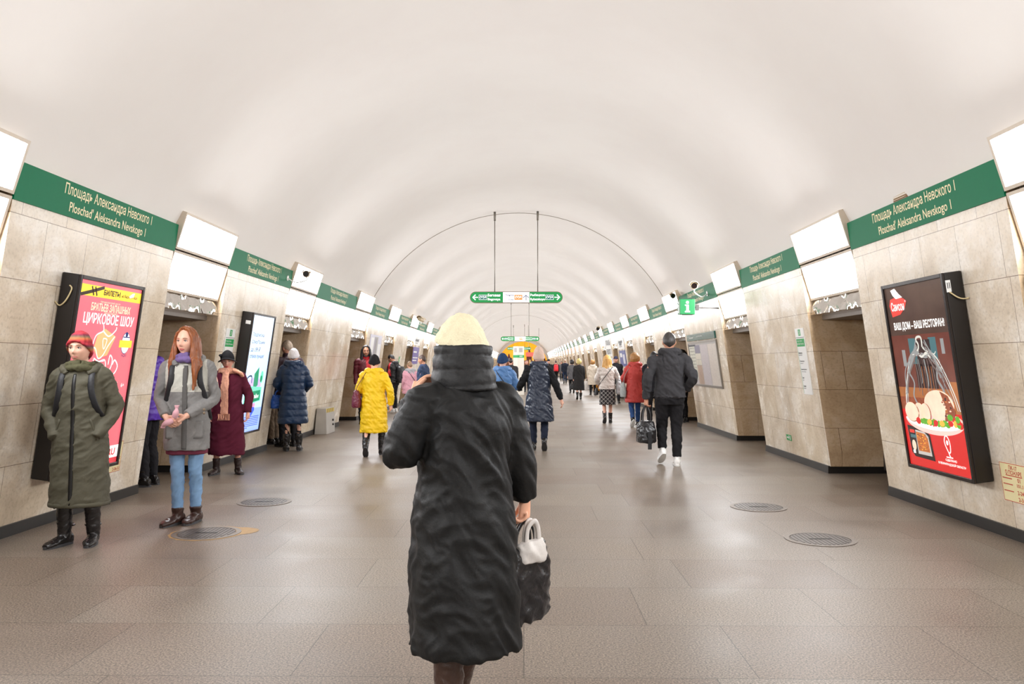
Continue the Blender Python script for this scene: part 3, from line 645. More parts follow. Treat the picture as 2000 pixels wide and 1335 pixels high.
# ---------------------------------------------------------------- cameras, info cube, call column, box, manholes, horn
M_cam = mat('camera_shell', (206, 188, 158), .4, noise=.05); M_lens = mat('lens_glass', (26, 18, 18), .08, noise=0)
def cctv(label, wall_pt, body_pt, aim, size=1.0):
    wp, bp = V3(wall_pt), V3(body_pt); d = (V3(aim)-bp).normalized()
    q = d.to_track_quat('Z', 'Y').to_matrix().to_4x4(); M = Matrix.Translation(bp) @ q
    r = thing('surveillance_camera', label, 'camera', M); I = M.inverted()
    s = size; mb = MB(); mb.tube([(0, 0, -.16*s), (0, 0, -.15*s), (0, 0, .12*s), (0, 0, .13*s)], [.04*s, .055*s, .055*s, .05*s], 18); mb.build('body', M_cam, r, smooth=True)
    mb = MB(); vs = []
    for zz in (-.2*s, .19*s):
        for rr in (.066*s, .073*s):
            for i in range(13): a = PI*.05+PI*.9*i/12; vs.append((rr*math.cos(a), rr*math.sin(a), zz))
    f = []
    for i in range(12): f += [(i, i+1, 26+i+1, 26+i), (13+i, 39+i, 39+i+1, 13+i+1), (i, 13+i, 13+i+1, i+1), (26+i, 26+i+1, 39+i+1, 39+i)]
    f += [(0, 26, 39, 13), (12, 25, 51, 38)]
    mb.add(vs, f); mb.build('sunshield', M_cam, r)
    mb = MB(); mb.cyl((0, 0, .128*s), (0, 0, .136*s), .044*s, 18); mb.build('lens', M_lens, r)
    a = I @ wp; mb = MB(); mb.tube(crom([a, a*.55+V3((0, -.10*s, 0)), V3((0, -.10*s, 0)), V3((0, -.05*s, 0))], 5), .010*s, 10); arm = mb.build('arm', M_white, r, smooth=True)
    mb = MB(); n = V3((-1 if wp.x > X0 else 1, 0, -.14)).normalized(); n = (I.to_3x3() @ n); mb.cyl(a-n*.015, a+n*.012, .042*s, 16); mb.build('wall_mount', M_white, arm)
def wx(side, z, off=0): return X0+(-1 if side == 'L' else 1)*(hw(z)-off)
cctv('pale bullet camera on an arm above the green info cube', (wx('R', 2.76, .014), 16.0, 2.76), (3.20, 15.55, 2.87), (1.9, 10, 2.3), 1.25)
cctv('camera in front of the lamp box just past the green info cube', (wx('R', 2.80, .014), 18.5, 2.80), (3.33, 18.55, 2.93), (2.4, 12, 2.2), 1.1)
cctv('camera on an arm in front of the second left lamp boxes', (wx('L', 2.79, .014), 13.3, 2.79), (-3.52, 13.35, 2.86), (-2.6, 9, 2.4), 1.0)
cctv('small camera on the left lamp row above the violet poster', (wx('L', 2.8, .014), 27.6, 2.8), (-3.45, 27.8, 2.9), (-2.5, 34, 2.4), 1.4)
cctv('small dark camera over the right lamp row above the bold lettering board', (wx('R', 2.8, .014), 36.6, 2.8), (3.3, 36.9, 2.98), (2.4, 30, 2.4), 1.5)
Mi = Matrix.Translation((2.95, 15.1, 2.435)); r = thing('info_cube', 'green cube sign with a white letter i hanging off the right wall', 'sign', Mi)
mb = MB(); mb.box((-.135, -.135, -.135), (.135, .135, .135)); mb.build('body', mat('cube_green', (0, 112, 56), .3, noise=0, emit=.06), r, bevel=.006)
for a in (0, PI/2, -PI/2):
    mb = MB()
    for q in ((-.022, -.075, .022, .035), (-.045, .02, .022, .04), (-.045, -.1, .045, -.075)): mb.rect(*q, .1365)
    mb.ell(0, .08, .026, .026, .1365, 0, 20); o = mb.build('letter', M_sw, r); o.matrix_local = Matrix.Rotation(a, 4, 'Z') @ Matrix.Rotation(PI/2, 4, 'X')
mb = MB(); mb.tube([(.134, .05, 0), (.72, .3, 0)], .012, 8); a_ = mb.build('arm', M_dark, r); mb = MB(); mb.box((.18, .02, -.05), (.24, .1, .05)); mb.build('clamp', M_dark, a_)
# loudspeaker on top of the first right band
r = thing('loudspeaker', 'beige louvred half-round loudspeaker on top of the green band above the food poster', 'loudspeaker', Matrix.Translation((3.56, 7.82, 2.94)))
mb = MB(); vs, fs = tube_geo([(-.02, 0, 0), (.12, 0, 0)], .135, 24); mb.add(vs, fs); mb.build('shell', mat('bronze_shell', (150, 112, 84), .45, .2), r)
for i in range(6): mb = MB(); mb.box((-.03, -.12+.0, .015+.018*i), (-.02, .12, .022+.018*i)); mb.build('louvre', M_cam, r)
# grey heater box by the third left pier
r = thing('equipment_box', 'grey wedge-shaped metal box with yellow and black hazard tape by the left pier', 'box', Matrix.Translation((-4.06, 16.75, 0)))
mb = MB(); mb.hexa([(-.12, -.22, 0), (.13, -.22, 0), (.13, .5, 0), (-.12, .5, 0), (-.075, -.22, .52), (.115, -.22, .52), (.115, .5, .52), (-.075, .5, .52)]); mb.build('body', mat('grey_enamel', (172, 166, 158), .45, noise=.12, nscale=6), r, bevel=.008)
hz = [mat('hazard_yellow', (236, 200, 30), .5, noise=0), M_ink]; mb = MB(); e_ = .1245
P_ = lambda y, z: (.13-.015*z/.52+.003, y, z)
mb.add([P_(-.2, .43), P_(.45, .43), P_(.45, .51), P_(-.2, .51)], [(0, 1, 2, 3)], 0)
for i in range(6): y = -.18+.1*i; mb.add([(q[0]+.001, q[1], q[2]) for q in (P_(y, .43), P_(y+.05, .43), P_(y+.09, .51), P_(y+.04, .51))], [(0, 1, 2, 3)], 1)
mb.build('hazard_tape', hz, r)
for z in (.17, .26): mb = MB(); mb.cyl((.125, .3, z), (.15, .3, z), .02, 12); mb.build('latch', M_dark, r)
# manhole covers
M_iron = mat('worn_iron', (92, 84, 78), .45, .5, noise=.25, nscale=40)
def manhole(x, y, rad, label, rust=False):
    r = thing('manhole_cover', label, 'manhole cover', Matrix.Translation((x, y, .001)), 'manhole covers in the floor')
    mb = MB(); n = 48
    def ring(r0, r1, z0, z1):
        vs = []; fs = []
        for i in range(n):
            a = 2*PI*i/n; c, s_ = math.cos(a), math.sin(a); vs += [(r0*c, r0*s_, z1), (r1*c, r1*s_, z1), (r1*c*1.0, r1*s_, z0)]
        for i in range(n): k = (i+1) % n; fs += [(3*i, 3*i+1, 3*k+1, 3*k), (3*i+1, 3*i+2, 3*k+2, 3*k+1)]
        mb.add(vs, fs)
    ring(rad*.86, rad, 0, .004); mb.build('rim', mat('dull_rim', (120, 110, 100), .5, .4), r)
    mb = MB(); mb.ell(0, 0, rad*.84, rad*.84, .003, 0, 48)
    for i in range(-6, 7):
        x_ = i*rad*.125; L = math.sqrt(max(0, (rad*.8)**2-x_*x_)); mb.box((x_-.008, -L, .003), (x_+.008, L, .0055))
    lid = mb.build('lid', M_iron, r); mb = MB(); mb.box((-.09, -.012, .0056), (.09, .012, .008)); mb.build('lifting_bar', M_dark, lid)
    if rust:
        random.seed(5); mb = MB(); p = []
        for i in range(40):
            a = 2*PI*i/40; q = rad*(1.05+.06*random.random()+(.42*max(0, math.cos((a-.35)*1.6))**3 if abs(a-.35) < 1 else 0)); p.append((q*math.cos(a), q*math.sin(a)))
        mb.poly(p, .0006); mb.build('rust_stain', mat('rusty_mortar', (160, 128, 84), .7, noise=.3, nscale=12), r)
manhole(-2.63, 6.88, .275, 'dark manhole cover with a rusty edge right of the auburn-haired woman', True); manhole(-2.64, 8.44, .27, 'manhole cover catching blue light in front of the glowing display')
manhole(2.37, 6.71, .275, 'nearer of the two manhole covers on the right side of the floor'); manhole(2.30, 8.21, .27, 'farther of the two manhole covers on the right side of the floor')
# help column
r = thing('help_column', 'white square help column with a green band in the middle of the hall', 'column', Matrix.Translation((-.235, 38, 0)) @ Matrix.Rotation(.62, 4, 'Z'))
mb = MB(); mb.box((-.18, -.18, 0), (.18, .18, 2.22)); mb.build('shaft', mat('column_white', (226, 220, 208), .4, noise=.04), r, bevel=.01)
mb = MB(); mb.box((-.184, -.184, 1.70), (.184, .184, 1.82)); gb = mb.build('green_band', M_sign, r)
text('SOS', M_white, gb, 0, 0, 0, w=.16, h=.06, bold=.03).matrix_local = Matrix.Translation((0, -.186, 1.76)) @ Matrix.Rotation(PI/2, 4, 'X')
for a in (0, PI/2, -PI/2):
    mb = MB(); mb.box((-.09, -.19, 1.95), (.09, -.18, 2.15))
    for i in range(7): mb.box((-.08, -.195, 1.96+.027*i), (.08, -.19, 1.975+.027*i))
    mb.build('speaker_grille', M_grey, r).matrix_local = Matrix.Rotation(a, 4, 'Z')

# ---------------------------------------------------------------- far end: arched opening with glowing mosaic
mb = MB(); n = 48; ro = 3.80; zc = 1.0
vs = []; fs = []
for i in range(n+1):
    a = PI*i/n; vs += [(X0+ro*math.cos(a), YEND-.3, zc+ro*math.sin(a)), (X0+4.7*math.cos(a), YEND-.3, zc+4.7*math.sin(a))]
fs = [(2*i, 2*i+1, 2*i+3, 2*i+2) for i in range(n)]; mb.add(vs, fs); props(mb.build('wall_end', M_plaster), kind='structure')
mb = MB(); mb.box((X0-5, YEND+.5, 0), (X0+5, YEND+.7, 5.5)); props(mb.build('wall_end_outer', mat('far_dark', (70, 44, 26), .7)), kind='structure')
r = thing('mosaic_panel', 'glowing orange arched mosaic with dark spires at the far end of the hall', 'mosaic', Matrix.Translation((X0, YEND+.2, 0)) @ Matrix.Rotation(PI/2, 4, 'X'))
gold = mat('mosaic_gold', (250, 168, 20), .4, noise=.25, nscale=3, emit=.75); spire = mat('mosaic_dark', (92, 36, 24), .5, noise=.3, nscale=3, emit=.3); hall = mat('mosaic_low', (122, 70, 34), .5, noise=.4, nscale=2, emit=.4)
mb = MB(); mb.ell(0, 1.0, 3.9, 3.9, 0, 0, 48, 0, PI); mb.build('gold_field', gold, r)
mb = MB()
for x, wd, h_ in ((-3.2, .8, 2.4), (-2.1, 1.0, 3.0), (-1.0, .7, 2.6), (-.35, .7, 3.9), (.95, .8, 4.1), (1.9, .8, 2.8), (2.6, 1.2, 3.6), (3.3, .6, 2.4)):
    mb.poly([(x-wd/2, 1.0), (x+wd/2, 1.0), (x+wd/2, h_*.62), (x+wd*.3, h_*.72), (x+.05, h_), (x-.05, h_), (x-wd*.3, h_*.72), (x-wd/2, h_*.62)], .02)
mb.build('spires', spire, r)
mb = MB(); mb.rect(-3.9, 0, 3.9, 2.0, .03); mb.build('lower_field', hall, r)
mb = MB()
for x in (-3.4, -3.0, -1.9, -1.4, 1.0, 1.5, 2.2, 3.0): mb.rect(x, .9, x+.14, 2.1, .04)
mb.build('pale_figures', mat('mosaic_pale', (240, 206, 130), .4, noise=.2, emit=.6), r)
r = thing('train_display', 'small red lit display board beside the white column', 'display', Matrix.Translation((.95, 80, 2.35)) @ Matrix.Rotation(PI/2, 4, 'X')); mb = MB(); mb.box((-.75, -.2, -.1), (.75, .2, 0)); mb.build('panel', mat('lit_red', (232, 90, 74), .4, noise=0, emit=.6), r)
mb = MB()
for x in (-.5, .5): mb.cyl((x, .19, -.05), (x, VZ+math.sqrt(VR**2-(.95+x-X0)**2)-2.35, -.05), .015, 8)
mb.build('hanger', M_rod, r)

# ================================================================ people
def skin(name, rgb): return mat('skin_'+name, rgb, .5, noise=.06, nscale=25, bump=.05, bscale=300)
def wool(name, rgb, b=.35, sc=220, noise=.12): return mat('wool_'+name, rgb, .9, noise=noise, nscale=60, bump=b, bscale=sc, spec=.2)
def nylon(name, rgb, rough=.42): return mat('nylon_'+name, rgb, rough, noise=.08, nscale=8, bump=.15, bscale=60, spec=.45)
def leather(name, rgb, rough=.3): return mat('leather_'+name, rgb, rough, noise=.15, nscale=14, bump=.2, bscale=90)
def denim(name, rgb): return mat('denim_'+name, rgb, .85, noise=.4, nscale=7, bump=.2, bscale=300, spec=.2)
def hairm(name, rgb):
    if 'hair_'+name in MATS: return MATS['hair_'+name]
    m = mat('hair_'+name, rgb, .42, noise=.6, nscale=1, bump=.9, bscale=1)
    nt = m.node_tree
    mp = nt.nodes.new('ShaderNodeMapping'); mp.inputs['Scale'].default_value = (90, 90, 7)
    tc = [n for n in nt.nodes if n.type == 'TEX_COORD'][0]; nt.links.new(tc.outputs['Object'], mp.inputs[0])
    for n in nt.nodes:
        if n.type == 'TEX_NOISE': n.inputs['Scale'].default_value = 1; nt.links.new(mp.outputs[0], n.inputs['Vector'])
    return m

def fuse(name, pieces, mats, parent, vox=.01, smooth=2, fold=None, mslot=None):
    """unite closed shells into one continuous surface; fold(co, no) -> displacement along the normal; mslot(centres) -> material index"""
    mb = MB()
    for vs, fs in pieces: mb.add([tuple(v) for v in vs], fs)
    me = bpy.data.meshes.new('tmp'); me.from_pydata(mb.v, [], mb.f); me.validate(); 
    ob = bpy.data.objects.new('tmp', me); C.objects.link(ob)
    bm = bmesh.new(); bm.from_mesh(me); bmesh.ops.recalc_face_normals(bm, faces=bm.faces); bm.to_mesh(me); bm.free()
    rm = ob.modifiers.new('r', 'REMESH'); rm.mode = 'VOXEL'; rm.voxel_size = vox
    if smooth: s = ob.modifiers.new('s', 'SMOOTH'); s.factor = .5; s.iterations = smooth
    dg = bpy.context.evaluated_depsgraph_get(); dg.update()
    out = bpy.data.meshes.new_from_object(ob.evaluated_get(dg)); out.name = name
    bpy.data.objects.remove(ob); bpy.data.meshes.remove(me)
    n = len(out.vertices)
    if fold and n:
        co = np.empty(n*3); out.vertices.foreach_get('co', co); co = co.reshape(-1, 3)
        no = np.empty(n*3); out.vertex_normals.foreach_get('vector', no); no = no.reshape(-1, 3)
        co = co+no*fold(co)[:, None]; out.vertices.foreach_set('co', co.ravel())
    out.materials.clear()
    mats = mats if isinstance(mats, (list, tuple)) else [mats]
    for m in mats: out.materials.append(m)
    k = len(out.polygons); out.polygons.foreach_set('use_smooth', [True]*k)
    idx = np.zeros(k, int)
    if mslot:
        c = np.empty(k*3); out.polygons.foreach_get('center', c); idx = np.array(mslot(c.reshape(-1, 3)), int)
    out.polygons.foreach_set('material_index', idx.tolist()); out.update()
    o = bpy.data.objects.new(name, out); C.objects.link(o); o.parent = parent
    return o

def noise3(co, f, seed=0, st=(1, 1, 1)):
    """smooth pseudo-noise in -1..1 from warped sines"""
    rs = np.random.RandomState(seed); p = co*np.array(st)*f; r = np.zeros(len(co))
    w = np.stack([np.sin(p[:, (i+1) % 3]*1.7+rs.rand()*6) for i in range(3)], 1)*.6
    p = p+w
    for i in range(7):
        d = rs.randn(3); d /= np.linalg.norm(d); r += np.sin(p@d*(2+rs.rand()*2.5)+rs.rand()*6.28)
    return r/3.2
def folds(a=.006, f=9, seed=1, st=(1, 1, 1.3), quilt=0, qa=.008, zmin=-9, zmax=9, hang=0, zh=.9, sh=.55):
    def fn(co0):
        co = co0.copy(); co[:, 2] += sh*co[:, 0]+.2*co[:, 1]
        d = a*.75*noise3(co, f, seed, st)+a*1.1*(.45-np.abs(noise3(co, f*1.25, seed+3, st)))+a*.45*(.45-np.abs(noise3(co, f*2.9, seed+5, st)))
        if quilt:
            co = co0
            q = np.abs(np.sin(PI*(co[:, 2]+.012*noise3(co, 4, seed+9))/quilt))**.5*qa-qa*.6
            d = d+np.where((co[:, 2] > zmin) & (co[:, 2] < zmax), q, 0)
        if hang:
            co = co0
            ang = np.arctan2(co[:, 1], co[:, 0]); t = np.clip((zh-co[:, 2])/zh, 0, 1)
            d = d+hang*t*(np.sin(ang*5+seed)+.6*np.sin(ang*9+seed*2))
        return d
    return fn

def ringloft(rings, n=36, sq=2.4):
    """rings (z, rx, ry, cy[, cx]) stacked upwards, capped"""
    rings = crom([tuple(r)+(0,)*(5-len(r)) for r in rings], 4); vs = []
    for z, rx, ry, cy, cx in rings:
        for j in range(n):
            a = 2*PI*j/n; c, s = math.cos(a), math.sin(a)
            vs.append((cx+rx*math.copysign(abs(c)**(2/sq), c), cy+ry*math.copysign(abs(s)**(2/sq), s), z))
    m = len(rings); fs = [(i*n+j, i*n+(j+1) % n, (i+1)*n+(j+1) % n, (i+1)*n+j) for i in range(m-1) for j in range(n)]
    fs += [tuple(reversed(range(n))), tuple(range((m-1)*n, m*n))]
    return vs, fs
def limb(pts, rads, n=16, k=5):
    q = crom([tuple(p)+((r, r) if np.isscalar(r) else tuple(r)) for p, r in zip(pts, rads)], k)
    return tube_geo([p[:3] for p in q], [(p[3], p[4]) for p in q], n)
def ellipsoid(c, r, n=16, m=10):
    vs = [(c[0], c[1], c[2]-r[2])]; fs = []
    for i in range(1, m):
        t = PI*i/m
        for j in range(n): vs.append((c[0]+r[0]*math.sin(t)*math.cos(2*PI*j/n), c[1]+r[1]*math.sin(t)*math.sin(2*PI*j/n), c[2]-r[2]*math.cos(t)))
    vs.append((c[0], c[1], c[2]+r[2])); L = len(vs)-1
    for j in range(n): fs.append((0, 1+(j+1) % n, 1+j)); fs.append((L, L-n+j, L-n+(j+1) % n))
    for i in range(m-2):
        for j in range(n): fs.append((1+i*n+j, 1+i*n+(j+1) % n, 1+(i+1)*n+(j+1) % n, 1+(i+1)*n+j))
    return vs, fs

HC = np.array([0, .025, 1.585])       # head centre at design height 1.70
def head_r(th, ph, female=True):
    """head surface from its centre; th from the crown, ph=0 straight ahead"""
    d = np.stack([np.sin(th)*np.sin(ph), np.sin(th)*np.cos(ph), np.cos(th)], -1)
    p = d*np.array([.0745, .096, .117])
    x, y, z = p[..., 0], p[..., 1], p[..., 2]
    low = np.clip(-z/.117, 0, 1); fr = np.clip(d[..., 1], 0, 1)
    x = x*(1-.34*low**1.5); y = y*(1-np.where(d[..., 1] < 0, .35, .06)*low**1.2)
    y = y-.006*fr**4*np.clip(1-np.abs(z)/.09, 0, 1)
    g = lambda cx, cz, sx, sz: np.exp(-((x-cx)/sx)**2-((z-cz)/sz)**2)*(d[..., 1] > 0)
    y = y+.0235*g(0, -.026, .0105, .015)+.013*g(0, -.006, .008, .024)+.006*g(.012, -.031, .008, .007)+.006*g(-.012, -.031, .008, .007)
    y = y-.0105*g(.031, .006, .017, .011)-.0105*g(-.031, .006, .017, .011)+.005*g(0, .028, .05, .010)
    y = y+.007*g(0, -.056, .020, .0075)+.006*g(0, -.069, .017, .007)-.004*g(0, -.0625, .021, .003)+.009*g(0, -.098, .024, .018)-.004*g(0, -.082, .024, .007)
    y = y+.004*g(.040, -.026, .02, .02)+.004*g(-.040, -.026, .02, .02)
    return np.stack([x, y, z], -1)
def head_piece():
    N, Mv = 72, 56; th = np.linspace(0, PI, Mv+1)[1:-1]; ph = np.linspace(-PI, PI, N, endpoint=False)
    T, P = np.meshgrid(th, ph, indexing='ij'); p = head_r(T, P).reshape(-1, 3)+HC
    vs = [tuple(v) for v in p]; k = Mv-1
    fs = [(i*N+j, i*N+(j+1) % N, (i+1)*N+(j+1) % N, (i+1)*N+j) for i in range(k-1) for j in range(N)]
    top = len(vs); vs.append((HC[0], HC[1], HC[2]+.117)); bot = len(vs); vs.append((HC[0], HC[1]+.0, HC[2]-.117))
    for j in range(N): fs.append((top, (j+1) % N, j)); fs.append((bot, (k-1)*N+j, (k-1)*N+(j+1) % N))
    return vs, fs
def cap_piece(lim, off, N=56, Mv=26):
    """closed shell over the skull down to th = lim(ph); off(t, ph) its thickness, t = 0 crown .. 1 edge"""
    ph = np.linspace(-PI, PI, N, endpoint=False); out = []; inn = []
    for i in range(Mv+1):
        t = i/Mv
        for p in ph:
            th = max(.02, lim(p)*t); b = head_r(np.array(th), np.array(p if p else 1e-4)); d = b/np.linalg.norm(b)
            b = d*max(np.linalg.norm(b), .07); out.append(b+d*off(t, p)+HC); inn.append(b*.90+HC)
    vs = out+inn; o = len(out); fs = []
    for i in range(Mv):
        for j in range(N):
            k = (j+1) % N; a, b, c, d = i*N+j, i*N+k, (i+1)*N+k, (i+1)*N+j
            fs += [(a, d, c, b), (a+o, b+o, c+o, d+o)]
    e = Mv*N
    for j in range(N): k = (j+1) % N; fs += [(e+j, e+j+o, e+k+o, e+k), (j, k, k+o, j+o)]
    return vs, fs
def hairline(front=.95, side=1.75, back=2.35):
    def f(p):
        a = abs(p)/PI
        if a < .42: s = min(1, max(0, (a-.18)/.24)); s = s*s*(3-2*s); return front+(side-front)*s
        s = (a-.42)/.58; return side+(back-side)*s
    return f
def xf(piece, M):
    return [tuple(M @ V3(v)) for v in piece[0]], piece[1]
def headM(yaw, pitch, roll=0):
    pv = V3((0, .0, 1.49)); return Matrix.Translation(pv) @ Matrix.Rotation(yaw, 4, 'Z') @ Matrix.Rotation(pitch, 4, 'X') @ Matrix.Rotation(roll, 4, 'Y') @ Matrix.Translation(-pv)

def hand(side, wrist, dirv, palm, curl=.5, spread=.0, thumb=.6):
    """palm + four jointed fingers + thumb; dirv wrist->knuckles, palm = direction the palm faces"""
    d = V3(dirv).normalized(); n = V3(palm); n = (n-d*n.dot(d)).normalized(); w_ = d.cross(n)*(1 if side == 'R' else -1)   # towards the thumb
    W = V3(wrist); out = []
    out.append(limb([W-d*.03, W, W+d*.04, W+d*.082], [(.024, .02), (.026, .018), (.038, .016), (.039, .013)], 14, 3))
    vs, fs = out[0]; # flatten along the palm normal
    nv = []
    for v in vs:
        r = V3(v)-W; a, b, c = r.dot(d), r.dot(w_), r.dot(n); k = min(1, max(0, (a+.01)/.05)); rr = math.hypot(b, c)
        nv.append(W+d*a+w_*b*(1+.25*k)+n*c*(1-.25*k))
    out[0] = (nv, fs)
    for i, (off, L, rad) in enumerate(((.030, .074, .0085), (.0105, .082, .0088), (-.0095, .076, .0084), (-.028, .060, .0075))):
        p = W+d*(.080-.004*abs(i-1))+w_*off; a = .12+curl*.75+.05*i; pts = [W+d*.055+w_*off*.92, p]; dd = d+w_*spread*(1.5-i)*.2
        for seg in (.45, .31, .26):
            c = math.cos(a); s = math.sin(a); p = p+(dd*c+n*s)*L*seg; pts.append(p); a += curl*.85
        out.append(limb(pts, [rad*1.05, rad*1.08, rad, rad*.92, rad*.75], 10, 2))
    b = W+d*.022+w_*.028; t1 = b+(d*.75+w_*.62+n*.30*thumb)*.038; t2 = t1+(d*.9+w_*.15+n*.75*thumb)*.030; t3 = t2+(d*.9-w_*.15+n*.8*thumb)*.022
    out.append(limb([W+d*.012+w_*.012, b, t1, t2, t3], [.012, .0125, .0105, .0095, .007], 10, 2))
    return out
def foot(ankle, yaw, pitch=0, L=.25, wd=.046, sole=.0, heel=0, top=.09, fat=1):
    """shoe shape under an ankle (design frame, z = 0 floor); returns pieces"""
    M = Matrix.Translation(V3(ankle)) @ Matrix.Rotation(yaw, 4, 'Z') @ Matrix.Rotation(pitch, 4, 'X')
    a = ankle_h; P = []
    st = ((-.072, .030, .048, -.05), (-.05, .040, .056, -.045), (0, .041, .056, -.045), (.06, .043, .042, -.055), (.115, wd+.002, .032, -.062), (.16, wd-.002, .025, -.068), (.195, .026, .016, -.074))
    q = crom([(y*L/.265*(.9 if fat < 1 else 1), rx*fat, rz*fat, z+.008*(fat < 1)) for y, rx, rz, z in st], 3); n = 18; vs = []
    for y, rx, rz, zc in q:
        for j in range(n):
            t = 2*PI*j/n; z = zc+rz*math.sin(t); z = max(z, -a+.004+(.012 if fat < 1 else 0)); vs.append(M @ V3((rx*math.cos(t), y, z)))
    m = len(q); fs = [(i*n+j, i*n+(j+1) % n, (i+1)*n+(j+1) % n, (i+1)*n+j) for i in range(m-1) for j in range(n)]+[tuple(reversed(range(n))), tuple(range((m-1)*n, m*n))]
    P.append((vs, fs)); return P, M
ankle_h = .095

SHO = {'w': .160, 'm': .186}
CR = []
def front_y(z, x=0, sq=2.3):
    zs = [r[0] for r in CR]; rx = np.interp(z, zs, [r[1] for r in CR]); ry = np.interp(z, zs, [r[2] for r in CR]); cy = np.interp(z, zs, [r[3] for r in CR])
    return cy+ry*max(0, 1-min(1, abs(x)/rx)**sq)**(1/sq)
def coat_rings(hem, sex='w', wd=1.0, flare=1.0, deep=1.0, waist=1.0):
    r = []
    s = 1.09 if sex == 'm' else 1.0
    for z, x, y, cy in ((hem, .200*flare, .152*flare, 0), (.88, .190, .140, -.005), (1.02, .170*waist, .130, -.005), (1.15, .168*waist, .130, 0), (1.27, .176, .126, -.005), (1.345, .174, .112, -.01), (1.395, .150, .092, -.015), (1.425, .112, .08, -.012), (1.445, .082, .072, -.01), (1.47, .068, .066, .0)):
        if z < hem: continue
        r.append((z, x*wd*s*(1 if z < 1.4 else 1), y*wd*deep, cy))
    if hem > .88: r = [(hem, .178*wd*s*flare, .135*wd*deep*flare, 0)]+[q for q in r if q[0] > hem+.05]
    if hem < .75: r.insert(1, (hem+.05, .201*flare*wd*s, .153*flare*wd*deep, 0))
    return r
NEUTRAL = {'L': ((-.215, -.03, 1.10), (-.22, .05, .86)), 'R': ((.215, -.03, 1.10), (.22, .05, .86))}
STAND = {'L': ((-.095, .02, .49), (-.10, -.01, ankle_h), .15, 0), 'R': ((.095, .02, .49), (.10, -.01, ankle_h), -.15, 0)}
def stride(front='R', a=.30, w=.085):
    """walking: one leg planted ahead, the other trailing on its toes (feet in local frame, forward +Y)"""
    f = 1 if front == 'R' else -1; o = 'L' if front == 'R' else 'R'
    return {front: ((f*w, a*.55+.03, .49), (f*w*.9, a*.60, ankle_h), -.08*f, 0), o: ((-f*w, .02, .47), (-f*w*.9, -a*.75, ankle_h+.09), .08*f, -.75)}

